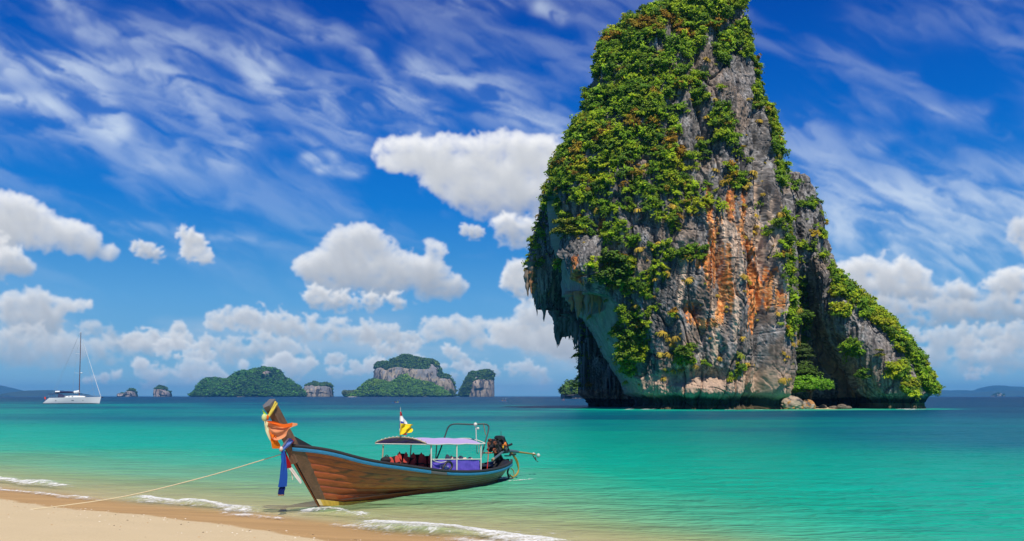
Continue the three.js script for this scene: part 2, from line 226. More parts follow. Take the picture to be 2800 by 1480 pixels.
const RIPPLE = (() => {                                      // wind ripples, 24 m to the side, crests across
  const N = 1536, h = new Float32Array(N * N), per = (x, y, px, py, z) => { // periodic noise by blending
    const u = x / px, v = y / py; return (n3(x, y, z) * (1 - u) + n3(x - px, y, z) * u) * (1 - v) + (n3(x, y - py, z) * (1 - u) + n3(x - px, y - py, z) * u) * v; };
  for (let j = 0; j < N; j++) for (let i = 0; i < N; i++) {
    const u = i / N, v = j / N, w = 0.15 * per(u * 6, v * 6, 6, 6, 9.1);
    const a = per(u * 14, (v + w * 0.1) * 30, 14, 30, 1.5), b = 1 - 2 * Math.abs(per(u * 28, v * 66, 28, 66, 4.5)), c = 1 - 2 * Math.abs(per(u * 70, v * 140, 70, 140, 7.5)), d = per(u * 150, v * 260, 150, 260, 2.2);
    h[j * N + i] = 0.5 + 0.26 * a + 0.15 * (b - 0.5) + 0.075 * (c - 0.5) + 0.03 * d;
  }
  const px = new Uint8Array(N * N * 4); for (let i = 0; i < N * N; i++) { px[i * 4] = px[i * 4 + 1] = px[i * 4 + 2] = clamp(h[i] * 255, 0, 255); px[i * 4 + 3] = 255; }
  const t = new THREE.DataTexture(px, N, N); t.wrapS = t.wrapT = THREE.RepeatWrapping; t.magFilter = THREE.LinearFilter; t.needsUpdate = true; return t;
})();
function waveY(x, Z) {                                        // small swell, running to the beach
  const t = shoreT(x, Z), k = 0.35 + 0.65 * sstep(t, 0.5, 12), far = 1 / (1 + Math.pow(Z / 140, 2));
  let y = 0.035 * Math.sin(t * 1.25 + 2.2 * n2(x * 0.07, Z * 0.07)) * (0.6 + 0.5 * n2(x * 0.12, Z * 0.12)) + 0.02 * n2(x * 0.55, Z * 1.1) + 0.024 * (0.4 - Math.abs(n2(x * 0.8 + 0.6 * n2(x * 0.3, Z * 0.3), Z * 1.5))) + 0.016 * (0.4 - Math.abs(n2(x * 1.6 + 9, Z * 2.4))) + 0.05 * n2(x * 0.05, Z * 0.13) * sstep(t, 10, 40);
  y *= k * far;
  for (const [c, h, w, x0, x1] of BREAKERS) { const b = sstep(x, x0 - 1.2, x0 + 1.2) * (1 - sstep(x, x1 - 1.2, x1 + 1.2)) * (0.65 + 0.7 * n2(x * 0.8, c)); if (b > 0) { const q = (t - c - 0.35 * n2(x * 0.45, c * 3)) / w; y += h * b * (q > 0 ? Math.exp(-q * q * 0.55) : Math.exp(-q * q * 5)); } }
  return y;
}
const BREAKERS = [[0.95, 0.11, 0.5, -11.3, -6.4], [2.0, 0.12, 0.6, -20, -14.2], [0.35, 0.05, 0.4, -20, -11.6], [0.75, 0.14, 0.55, -3.8, 1.6], [1.8, 0.09, 0.5, -5.6, -3.4]];
function buildSea() {
  const rows = [], nU = 720; // rows follow distance; they grow apart with it
  for (let s = 505; s > 2.4; s -= 1.15 + (s < 60 ? -0.3 : 0)) rows.push(7275 / s); rows.push(4500, 8000, 12500, 17500);
  const pos = [], col = [], uv = [];
  for (const Z of rows) for (let i = 0; i < nU; i++) {
    const x = spreadX(i, nU) * Math.max(20, Z), t = shoreT(x, Z), shoal = t < 22 ? 0 : 1;
    const y = t < -2.5 ? -0.3 : Math.max(waveY(x, Z), -0.05) + (t < 1 ? 0.006 : 0);
    pos.push(x, y, -Z); uv.push(x / 24, Z / 24);
    const big = fbm(x * 0.011, Z * 0.020, 31, 4), mid = fbm(x * 0.06, Z * 0.16, 17, 4), sm = fbm(x * 0.35, Z * 1.1, 23, 3);
    let d = Math.max(0, y - bedY(x, Z));
    d *= 1 + 1.25 * big * sstep(t, 10, 50) + 0.55 * mid * sstep(t, 1, 10);
    d += 0.55 * sstep(x / Z, 0.02, 0.62) * sstep(t, 14, 70) * 2.6;
    d += 0.55 * sstep(x, 0.5, 10) * sstep(t, 0.6, 5);
    for (const [rx, rz, rr, rd] of REEF) { const q = Math.hypot((x - rx) / rr, (Z - rz) / (rr * 0.8)) + 0.25 * mid; if (q < 1.25) d = lerp(Math.min(d, rd), d, sstep(q, 0.75, 1.25)); }
    const foamy = 0;
    let c = waterK.map((f) => f(d));
    const lum = 1 + 0.16 * sm + 0.16 * mid;                   // silt and weed, plus light and dark ripples put into the colour
    col.push(c[0] * lum, c[1] * lum, c[2] * lum, t < -0.5 ? 0 : clamp(c[3] + 0.12 * sm, 0.04, 1));
  }
  const idx = gridIdx(nU, rows.length), keep = [];
  for (let k = 0; k < idx.length; k += 3) { let land = 0; for (let q = 0; q < 3; q++) { const p = idx[k + q] * 3; if (pos[p + 1] < bedY(pos[p], -pos[p + 2]) - 0.004) land++; } if (land < 3) keep.push(idx[k], idx[k + 1], idx[k + 2]); }
  const m = new THREE.MeshPhysicalMaterial({ name: 'sea_water', vertexColors: true, transparent: true, roughness: 0.37, ior: 1.33, specularIntensity: 0.26, bumpMap: RIPPLE, bumpScale: 0.6 });
  tag(mesh('sea', geoFrom(pos, keep, col, uv, 4), m), 'clear sea, yellow green by the sand, turquoise in the bay and deep blue at the horizon', 'sea', null, 'structure');
}

// ------------------------------------------------------------------ the limestone islet
// A mass is a closed loft: outlines left and right by height, a rounded plan, and carved relief. Heights and widths were read off the photograph and turned into metres.
const MPP = (Z) => Z / FOC;
function rockMass(o) {
  const { Z, L, R, y0, y1, nF, nB, nV, front, back, relief, color, pow = 2.3, topRound = 0.06, axis = 0 } = o, k = MPP(Z);
  const fl = slut(L), fr = slut(R), nu = nF + nB, pos = [], px = [], mid = [];
  for (let j = 0; j < nV; j++) {
    const y = lerp(y0, y1, j / (nV - 1)), a = fl(y), b = fr(y), cx = (a + b) / 2, v = (y - y0) / (y1 - y0), cap = v < topRound ? Math.sqrt(1 - (1 - v / topRound) ** 2) : 1, w = (b - a) / 2 * Math.max(cap, 0.002);
    const df = front(y) * Math.max(cap, 0.002), db = back(y) * Math.max(cap, 0.002);
    for (let i = 0; i < nu; i++) {
      const th = i < nF ? Math.PI * (1 - i / nF) : -Math.PI * (i - nF) / nB, c = Math.cos(th), s = Math.sin(th), e = 2 / pow;
      const ux = Math.sign(c) * Math.pow(Math.abs(c), e), uz = Math.sign(s) * Math.pow(Math.abs(s), e);
      const zz = -Z + (s > 0 ? df : db) * uz + axis * (ux * w * k);
      pos.push((cx + w * ux - CX) * k, EYE - (y - HZ) * k, -Z + (s > 0 ? df : db) * uz + axis * (ux * w * k));
      mid.push(cx + w * ux, y); px.push(CX + (cx + w * ux - CX) * Z / -zz, HZ + (y - HZ) * Z / -zz);   // where the photograph shows it, for what grows and runs there
    }
  }
  // outward directions on the plan, then relief along them
  const out = new Float32Array(pos.length), col = new Float32Array(pos.length);
  for (let j = 0; j < nV; j++) for (let i = 0; i < nu; i++) {
    const p = (j * nu + i) * 3, q = (j * nu + (i + 1) % nu) * 3, r = (j * nu + (i + nu - 1) % nu) * 3, q2 = (Math.min(j + 1, nV - 1) * nu + i) * 3, r2 = (Math.max(j - 1, 0) * nu + i) * 3;
    const t1 = V3(pos[q] - pos[r], pos[q + 1] - pos[r + 1], pos[q + 2] - pos[r + 2]), t2 = V3(pos[q2] - pos[r2], pos[q2 + 1] - pos[r2 + 1], pos[q2 + 2] - pos[r2 + 2]), n = t2.cross(t1).normalize();
    const x = px[(j * nu + i) * 2], y = px[(j * nu + i) * 2 + 1], isF = i <= nF, d = relief(pos[p], pos[p + 1], pos[p + 2], x, y, isF, n, mid[(j * nu + i) * 2], y0 + (y1 - y0) * j / (nV - 1));
    out[p] = pos[p] + n.x * d; out[p + 1] = pos[p + 1] + n.y * d * 0.5; out[p + 2] = pos[p + 2] + n.z * d;
  }
  const g = geoFrom(out, gridIdx(nu, nV, true), col);
  // wind the faces outwards
  const N = g.attributes.normal; { let s = 0; for (let i = 0; i < nF; i++) s += N.getZ(Math.floor(nV / 2) * nu + i); if (s < 0) { const ix = g.index.array; for (let t = 0; t < ix.length; t += 3) { const z = ix[t]; ix[t] = ix[t + 1]; ix[t + 1] = z; } g.computeVertexNormals(); } }
  const M = g.attributes.normal;
  for (let v = 0; v < nu * nV; v++) { const c = color(out[v * 3], out[v * 3 + 1], out[v * 3 + 2], px[v * 2], px[v * 2 + 1], V3(M.getX(v), M.getY(v), M.getZ(v)), mid[v * 2], mid[v * 2 + 1]); col[v * 3] = c[0]; col[v * 3 + 1] = c[1]; col[v * 3 + 2] = c[2]; }
  g.userData = { px, nu, nF, nV };
  return g;
}
const ell = (x, y, cx, cy, rx, ry) => { const d = ((x - cx) / rx) ** 2 + ((y - cy) / ry) ** 2; return d < 1 ? 1 - d : 0; };
// karst surface: buttresses, hanging flutes, rills, ledges and pits, in metres
function karst(X, Y, Z, amp = 1) {
  const s = X * 0.8 + Z * 0.6, w = 1.8 * n3(X * 0.07, Y * 0.06, Z * 0.07), x = X + w, z = Z - w;
  let d = 1.9 * fbm(s * 0.055 + w * 0.2, Y * 0.016, Z * 0.055, 3);
  d += 1.5 * (0.35 - Math.abs(n3(x * 0.20, Y * 0.026, z * 0.20))) * 2;                     // buttress ribs
  d += 0.85 * (0.3 - Math.abs(n3(x * 0.62 + 5, Y * 0.085, z * 0.62))) * 1.6;               // flutes
  d += 0.42 * ridge(x * 1.25, Y * 0.34, z * 1.25, 2);                                      // rills
  const c1 = Math.abs(n3(x * 0.24 + 11, Y * 0.045 + 0.2 * w, z * 0.24)), c2 = Math.abs(n3(X * 0.75 + 31, Y * 0.16, Z * 0.75)), c3 = Math.abs(n3(X * 0.09 + 3, Y * 0.24 + 0.3 * w, Z * 0.09 + 8)), on = sstep(n3(X * 0.11, Y * 0.11, Z * 0.11 + 30), -0.1, 0.25);
  d -= 1.1 * (1 - sstep(c1, 0, 0.06)) + 0.4 * (1 - sstep(c2, 0, 0.08)) + 0.5 * (1 - sstep(c3, 0, 0.03)) * on;    // upright joints, some level ones
  d -= 1.0 * sstep(n3(X * 0.33, Y * 0.16, Z * 0.33 + 5), 0.38, 0.6);                         // solution pockets
  d += 0.5 * fbm(X * 1.9, Y * 1.2, Z * 1.9, 3);
  return d * amp;
}
const STREAKS = [[1960, 690, 17, 150], [1982, 770, 14, 110], [1968, 840, 17, 60], [2052, 760, 20, 120], [2040, 700, 14, 80], [2058, 850, 20, 70], [2070, 800, 16, 90], [1892, 852, 26, 26], [1905, 880, 30, 14], [2018, 640, 16, 90], [1945, 590, 16, 90], [1925, 885, 40, 16], [1932, 740, 13, 60], [1998, 560, 14, 60], [2095, 790, 12, 70], [1910, 700, 9, 40], [2030, 560, 12, 50], [1645, 620, 12, 34], [1616, 745, 18, 50], [1634, 790, 12, 46], [1572, 822, 14, 30]];
const PALE = [[1990, 700, 70, 260], [1860, 760, 30, 120], [1700, 640, 12, 60], [2060, 640, 60, 180], [1880, 1000, 60, 130], [1955, 960, 20, 150], [2050, 1030, 60, 60], [2120, 760, 30, 200]];
function rockColor(X, Y, Z, x, y, N, pale = 0) {
  const wx = X + 0.9 * n3(X * 0.4, Y * 0.12, Z * 0.4), v = fbm(wx * 0.62, Y * 0.055, Z * 0.62, 4), v2 = fbm(wx * 1.5 + 40, Y * 0.16, Z * 1.5, 3), b = fbm(X * 0.09, Y * 0.07, Z * 0.09 + 3, 4), f = fbm(X * 2.6, Y * 1.7, Z * 2.6, 3), g = n3(X * 5.1, Y * 3.4, Z * 5.1), blot = fbm(X * 0.34 + 7, Y * 0.22, Z * 0.34, 4);
  let c = [0.175, 0.160, 0.152].map((k) => k * clamp(1 + 0.9 * b + 1.0 * f + 0.35 * g, 0.2, 2.2));
  const mix = (q, t) => { t = clamp(t, 0, 1); c = c.map((k, i) => lerp(k, q[i], t)); };
  mix([0.30, 0.285, 0.28], sstep(blot + 0.7 * f, 0.08, 0.26) * 0.8);                       // light grey weathered skin
  mix([0.20, 0.14, 0.10], sstep(b - 0.3 * blot + 0.3 * f, 0.02, 0.2) * 0.75);              // brown weathering
  let pl = 0; for (const [cx, cy, rx, ry] of PALE) pl = Math.max(pl, ell(x, y, cx, cy, rx, ry));
  mix([0.52, 0.375, 0.275], sstep(v + 0.5 * f + pl * 0.5, 0.24, 0.40) * sstep(pl, 0, 0.3));     // cream flowstone
  mix([0.46, 0.36, 0.29], sstep(v2 + 0.5 * f, 0.26, 0.40) * 0.7);                            // pale drip lines
  let og = 0; for (const [cx, cy, rx, ry] of STREAKS) og = Math.max(og, ell(x + 16 * n3(X * 0.3, Y * 0.12, 2), y, cx, cy, rx, ry));
  if (og > 0) mix(f + b + 0.5 * v2 > 0.10 ? [0.74, 0.36, 0.13] : [0.62, 0.19, 0.04], sstep(og * 0.8 + 1.5 * v + 1.1 * v2 + 0.5 * blot, 0.24, 0.42));
  mix([0.034, 0.030, 0.031], sstep(fbm(wx * 0.55 + 20, Y * 0.032, Z * 0.55, 3) + 0.3 * f, 0.12, 0.27) * (0.85 - 0.35 * pl)); // black algae runs
  mix([0.040, 0.034, 0.032], sstep(v2 - 0.5 * f, 0.24, 0.36) * 0.8);
  mix([0.62, 0.58, 0.53], sstep(f + 0.2 * v + 0.2 * g, 0.42, 0.55) * 0.6);                   // chips
  { const v3 = fbm(X * 2.6 + 60, Y * 0.11, Z * 2.6, 3), k3 = 1 + clamp(1.9 * v3, -0.6, 0.7); c = c.map((k) => k * k3); }   // fine upright run marks
  if (pale > 0) mix([0.36 + 0.24 * v + 0.16 * v2, 0.315 + 0.20 * v + 0.13 * v2, 0.25 + 0.15 * v + 0.09 * v2], pale);
  return c;
}
const TZ = 218, tk = MPP(TZ);
// outlines of the tower, [photo row, photo column]
const towerL = [[-110, 1915], [-60, 1884], [8, 1872], [45, 1812], [78, 1732], [123, 1668], [193, 1642], [267, 1614], [312, 1604], [350, 1588], [400, 1554], [489, 1518], [545, 1500], [600, 1506], [680, 1525], [760, 1548], [842, 1584], [883, 1606], [945, 1642], [1013, 1680], [1057, 1708], [1090, 1722], [1120, 1722], [1140, 1722]];
const towerR = [[-110, 1965], [-60, 1992], [0, 2004], [80, 2020], [150, 2034], [230, 2052], [300, 2082], [400, 2108], [500, 2128], [560, 2144], [650, 2152], [760, 2156], [900, 2156], [1000, 2150], [1060, 2142], [1090, 2132], [1140, 2128]];
const notch = (y) => -2.2 * sstep(y, 1072, 1098) * (1 - 0.5 * sstep(y, 1104, 1122));    // the sea has cut a groove at the foot
const edgeL = slut(towerL), scoopW = lut([[560, 26], [760, 30], [800, 52], [850, 82], [900, 70], [950, 46], [1030, 34], [1075, 22], [1095, 0]]);
const scoop = (x, y) => y < 545 || y > 1095 ? 0 : 1 - sstep(x - edgeL(y) + 6 * n2(y * 0.05, 3), scoopW(y) * 0.85, scoopW(y) * 1.12);   // the smooth hollowed underside
function towerRelief(X, Y, Z, x, y, isF, n, x0, y0) {
  const side = isF ? 1 : 0.6, smooth = isF ? scoop(x0, y0) : 0;
  let d = karst(X, Y, Z) * side * (1 - 0.74 * smooth) - 3.2 * smooth * (1 - sstep(y0, 780, 850));
  if (isF) {

    const lobe = sstep(x, 1525, 1560) * (1 - sstep(x, 1640, 1680)), low = 1 - sstep(y + 16 * n2(x * 0.06, 3), 800, 818);        // hanging lobe on the overhang
    d += 5.2 * lobe * sstep(y, 600, 720) * low;
    d -= 3.4 * 0.55 * ell(x + 10 * n2(y * 0.08, 1), y + 9 * n2(x * 0.08, 2), 1892, 846, 34, 26) + 2.2 * ell(x, y, 2048, 740, 20, 60) + 1.8 * ell(x, y, 1962, 745, 20, 130) + 2.5 * ell(x, y, 1600, 835, 60, 26);
    d += 2.2 * Math.exp(-(((x - 2010) / 26) ** 2)) * sstep(y, 520, 760) - 2.6 * Math.exp(-(((x - 2045 - 12 * n2(y * 0.02, 1)) / 14) ** 2)) * sstep(y, 940, 1010);
    d += 1.9 * ell(x, y, 1930, 1072, 90, 42);                                                                              // pale boulder band at the foot
    d -= 2.0 * ell(x, y, 1900, 1030, 120, 30);
    d += 3.0 * Math.exp(-(((x - 2110) / 22) ** 2)) * sstep(y, 400, 640);                                                  // buttress beside the cleft
    d -= 2.4 * Math.exp(-(((x - 2075 - 8 * n2(y * 0.015, 2)) / 12) ** 2)) * sstep(y, 120, 300);
    d -= 2.6 * Math.exp(-(((x - 1905 - (y - 300) * 0.12) / 16) ** 2)) * sstep(y, 200, 300) * (1 - sstep(y, 420, 520));
    }
  d += notch(y);
  return d;
}
function towerColor(X, Y, Z, x, y, N, x0, y0) {
  const pale = Z > -TZ - 6 ? scoop(x0, y0) : 0;
  let c = rockColor(X, Y, Z, x, y, N, pale * 0.72);
  const f = fbm(X * 2.2, Y * 2.2, Z * 2.2, 3), wetl = sstep(y + 12 * n3(X * 0.2, 1, Z * 0.2) + 10 * f, 1080, 1092);
  const band = Math.max(ell(x, y, 1900, 1060, 230, 48), 0.9 * ell(x, y, 2080, 1060, 110, 56)); if (band > 0) { const t = sstep(band + 0.6 * f, 0.08, 0.45) * 0.85; c = c.map((k, i) => lerp(k, [0.44, 0.30, 0.215][i] * (1 + 0.8 * f), t)); }
  c = c.map((k, i) => lerp(k, [0.022, 0.021, 0.020][i], wetl));                                // black tide band
  if (y > 1108) c = c.map((k, i) => lerp(k, [0.10, 0.066, 0.03][i], sstep(y + 6 * f, 1108, 1114) * 0.9)); // oyster crust
  return c;
}
const rockMat = std({ vertexColors: true, roughness: 0.93 });
const islet = group('limestone_islet');
tag(islet, 'huge grey limestone rock tower with orange streaks and an overhang, rising from the sea', 'rock islet');
const towerGeo = rockMass({ Z: TZ, L: towerL, R: towerR, y0: -110, y1: 1140, nF: 500, nB: 60, nV: 700, pow: 2.25, topRound: 0.1,
  front: slut([[-110, 5], [0, 9], [300, 15], [560, 19], [760, 20], [950, 19], [1060, 18.5], [1140, 18]]), back: () => 17, relief: towerRelief, color: towerColor });
mesh('tower', towerGeo, rockMat, islet);
// the shoulder behind the cleft
const shZ = 233;
const shoulderGeo = rockMass({ Z: shZ, L: [[470, 2130], [560, 2090], [700, 2080], [1140, 2080]], R: [[470, 2180], [520, 2196], [547, 2209], [610, 2224], [668, 2238], [722, 2256], [790, 2300], [860, 2340], [1140, 2420]], y0: 478, y1: 1140, nF: 190, nB: 40, nV: 360, pow: 2.4, topRound: 0.05,
  front: slut([[470, 6], [600, 9], [740, 9], [800, 5], [1140, 4]]), back: () => 12, relief: (X, Y, Z, x, y, isF) => karst(X + 31, Y, Z) * 0.9 + notch(y), color: (X, Y, Z, x, y, N) => { const t = sstep(y, 1085, 1095); return rockColor(X + 31, Y, Z, x, y, N).map((k, i) => lerp(k, [0.022, 0.021, 0.02][i], t)); } });
mesh('shoulder', shoulderGeo, rockMat, islet);
// the leaning wing on the right
const wZ = 222;
const wingL = [[690, 2226], [712, 2224], [797, 2234], [878, 2244], [945, 2272], [1012, 2310], [1060, 2334], [1100, 2350], [1140, 2356]];
const wingR = [[690, 2234], [730, 2246], [780, 2284], [824, 2338], [865, 2388], [923, 2448], [990, 2486], [1030, 2508], [1071, 2524], [1098, 2524], [1112, 2516], [1140, 2508]];
const wingGeo = rockMass({ Z: wZ, L: wingL, R: wingR, y0: 692, y1: 1140, nF: 260, nB: 50, nV: 300, pow: 2.1, topRound: 0.02, axis: -0.25,
  front: slut([[690, 1], [760, 4], [900, 9], [1060, 12], [1140, 11]]), back: slut([[690, 6], [900, 12], [1140, 15]]), relief: (X, Y, Z, x, y, isF) => karst(X + 77, Y, Z) * 0.72 + notch(y) * 0.7, color: (X, Y, Z, x, y, N) => { const t = sstep(y + 8 * n3(X * 0.2, 1, Z * 0.2), 1080, 1094); let c = rockColor(X + 77, Y, Z, x - 1200, y, N); c = c.map((k) => k * 1.12); c = c.map((k, i) => lerp(k, [0.022, 0.021, 0.02][i], t)); return y > 1104 ? c.map((k, i) => lerp(k, [0.16, 0.11, 0.06][i], 0.8)) : c; } });
mesh('wing', wingGeo, rockMat, islet);
// the brown slab in the mouth of the cleft
const slabGeo = rockMass({ Z: 230, L: [[640, 2205], [700, 2208], [806, 2206], [870, 2200], [930, 2218], [1000, 2248], [1060, 2285], [1140, 2300]], R: [[640, 2215], [700, 2236], [800, 2252], [900, 2275], [1000, 2325], [1080, 2360], [1140, 2365]], y0: 650, y1: 1140, nF: 110, nB: 30, nV: 260, pow: 2, topRound: 0.06, axis: 0.35,
  front: () => 4.5, back: () => 8, relief: (X, Y, Z, x, y) => karst(X + 13, Y, Z) * 0.8 + notch(y) * 0.5, color: (X, Y, Z, x, y, N) => { const v = fbm(X * 0.5, Y * 0.08, Z * 0.5, 4), f = fbm(X * 1.7, Y, Z * 1.7, 3); let c = [0.20, 0.145, 0.105].map((k) => k * (1 + 0.9 * v + 0.5 * f)); if (v > 0.15) c = [0.36, 0.24, 0.15]; return y > 1088 ? [0.03, 0.027, 0.024] : c; } });
mesh('cleft_slab', slabGeo, rockMat, islet);
// the dark curtain of dripstone behind the overhang, and the column under it
const dripRock = (X, Y, Z) => rockColor(X + 5, Y, Z + 60, 0, 0);   // the tower's own limestone, with its algae runs
const curtA = rockMass({ Z: 229, L: [[500, 1506], [560, 1492], [640, 1472], [700, 1458], [745, 1456], [790, 1470], [850, 1482]], R: [[500, 1530], [560, 1540], [640, 1552], [700, 1548], [760, 1534], [800, 1518], [850, 1500]], y0: 505, y1: 846, nF: 130, nB: 30, nV: 200, pow: 2, topRound: 0.1, front: () => 5, back: () => 5, relief: (X, Y, Z, x, y) => karst(X * 1.4 + 51, Y, Z) * 0.8 - 3.0 * sstep(y + 60 * n2(x * 0.07, 8), 780, 850), color: dripRock });
const curtB = rockMass({ Z: 236, L: [[560, 1500], [640, 1518], [760, 1512], [850, 1508], [900, 1520], [930, 1540]], R: [[560, 1560], [700, 1590], [800, 1592], [870, 1584], [910, 1566], [930, 1560]], y0: 565, y1: 920, nF: 110, nB: 30, nV: 180, pow: 2, topRound: 0.1, front: () => 4, back: () => 5, relief: (X, Y, Z, x, y) => karst(X * 1.4 + 91, Y, Z) * 0.8 - 3.0 * sstep(y + 60 * n2(x * 0.08, 5), 850, 930), color: dripRock });
tag(mesh('dripstone_curtain', curtA, rockMat, islet), 'ragged dripstone curtain hanging at the left edge');
tag(mesh('dripstone_curtain', curtB, rockMat, islet), 'dripstone curtain hanging in shade below the overhang');
const colGeo = rockMass({ Z: 254, L: [[780, 1600], [860, 1592], [960, 1590], [1040, 1594], [1075, 1588], [1090, 1592], [1120, 1612], [1140, 1612]], R: [[780, 1690], [1060, 1800], [1140, 1830]], y0: 785, y1: 1140, nF: 150, nB: 40, nV: 230, pow: 2.2, topRound: 0.08, front: () => 6, back: () => 7, relief: (X, Y, Z, x, y) => karst(X * 1.3 + 11, Y, Z) * 0.9 + notch(y) * 0.8, color: (X, Y, Z, x, y) => { const f = fbm(X * 0.9, Y * 0.9, Z * 0.9, 3); if (y > 1092) return [0.018, 0.017, 0.016]; if (y > 1066 + 14 * f) return f > 0.05 ? [0.42, 0.24, 0.15] : [0.22, 0.12, 0.08]; return rockColor(X + 9, Y, Z, 0, 0); } });
tag(mesh('rear_column', colGeo, rockMat, islet), 'rock column standing in shade behind the overhang');
// stalactites: bundles of knobbly cones
{
  const r = rng(41), S = (px, py, Z, len, w, mat) => {
    const n = 9, pts = []; for (let i = 0; i <= n; i++) { const t = i / n; pts.push([Math.max(0.02, w * Math.pow(1 - t, 0.75) * (1 + 0.28 * Math.sin(t * 17 + px) + 0.25 * (r() - 0.5))), -t * len]); }
    const g = lathe(pts, 9), P = g.attributes.position; for (let i = 0; i < P.count; i++) { const yy = P.getY(i); P.setX(i, P.getX(i) + 0.35 * w * n2(yy * 0.5 + px, 1)); P.setZ(i, P.getZ(i) + 0.35 * w * n2(yy * 0.5, px)); }
    g.computeVertexNormals(); const p = AT(px, py, Z); g.translate(p.x, p.y, p.z); mesh('stalactite', g, mat, islet);
  };
  const slate = std({ color: lin(0.15, 0.135, 0.125), roughness: 0.95 }), tan = std({ color: lin(0.26, 0.19, 0.14), roughness: 0.95 }), rust = std({ color: lin(0.42, 0.19, 0.08), roughness: 0.95 }), grey = std({ color: lin(0.16, 0.15, 0.15), roughness: 0.95 });
  const tip = (x, y, len, w, m, Z = 226) => S(x, y, Z, len * tk, w * tk, m);
  tip(1488, 800, 84, 12, slate, 227); tip(1492, 770, 70, 14, slate, 228); tip(1478, 790, 44, 8, tan, 225); tip(1472, 780, 58, 8, tan, 225); tip(1466, 760, 44, 7, tan, 225); tip(1500, 790, 50, 10, slate, 227);
  for (let i = 0; i < 26; i++) { const x = 1440 + r() * 80, y = 690 + (x < 1460 ? 20 : 60) + r() * 40; tip(x, y, 34 + r() * 60, 6 + r() * 8, r() < 0.55 ? slate : r() < 0.7 ? tan : rust, 224.5 + r() * 3); }
  for (let i = 0; i < 22; i++) { const x = 1516 + r() * 62, y = 850 + r() * 40; tip(x, y, 34 + r() * 50, 6 + r() * 9, slate, 232 + r() * 3); }
  tip(1556, 868, 66, 10, slate, 233); tip(1542, 866, 54, 10, slate, 233);
  for (let i = 0; i < 22; i++) { const x = 1552 + r() * 92, y = 796 + r() * 14 - (x > 1600 ? 12 : 0); tip(x, y, 24 + r() * 50, 6 + r() * 8, r() < 0.4 ? rust : r() < 0.6 ? tan : grey, 204 + Math.abs(x - 1610) * 0.06 + r() * 2); }
  for (let i = 0; i < 34; i++) { const x = 1592 + r() * 130, y = 870 + r() * 150; tip(x, y, 40 + r() * 60, 4 + r() * 7, slate, 247 + r() * 2); }
}

// ------------------------------------------------------------------ vegetation of the islet
// A spray of curled leaf blades, in clumps, within a unit radius; the outline is ragged and the inside is open.
function leafSpray(seed, n, { size = 0.2, clumps = 6, flatten = 0.8, spread = 0.62, cr = 0.42 } = {}) {
  const r = rng(seed), pos = [], idx = [], col = [], C = [];
  for (let k = 0; k < clumps; k++) { const a = r() * 6.283, q = Math.sqrt(r()) * spread; C.push([Math.cos(a) * q, (r() * 1.1 - 0.3) * flatten * 0.7, Math.sin(a) * q, cr * (0.7 + 0.6 * r())]); }
  for (let i = 0; i < n; i++) {
    const c = C[Math.floor(r() * clumps)], z = 2 * r() - 1, a = r() * 6.283, q = Math.sqrt(1 - z * z), rad = c[3] * (0.55 + 0.5 * Math.pow(r(), 0.6)), d = V3(q * Math.cos(a), z * 0.9 + 0.1, q * Math.sin(a));
    const p = V3(c[0] + d.x * rad, c[1] + d.y * rad * flatten, c[2] + d.z * rad), nrm = d.clone().add(V3((r() - 0.5) * 1.3, 0.7 + (r() - 0.5), (r() - 0.5) * 1.3)).normalize();
    const t = V3(r() - 0.5, r() - 0.7, r() - 0.5).cross(nrm).normalize(), b = nrm.clone().cross(t), s = size * (0.6 + 0.8 * r()), w = s * 0.55, k = pos.length / 3, tone = 0.72 + 0.56 * r();
    const put = (u, v, h) => { pos.push(p.x + t.x * u + b.x * v + nrm.x * h, p.y + t.y * u + b.y * v + nrm.y * h, p.z + t.z * u + b.z * v + nrm.z * h); col.push(tone * (0.92 + 0.16 * r()), tone, tone * 0.95); };
    put(-s, 0, -0.25 * s); put(0, -w, -0.1 * s); put(0, w, -0.1 * s); put(0.15 * s, 0, 0.14 * s); put(s, 0, -0.3 * s);
    idx.push(k, k + 1, k + 3, k, k + 3, k + 2, k + 1, k + 4, k + 3, k + 3, k + 4, k + 2);
  }
  return geoFrom(pos, idx, col);
}
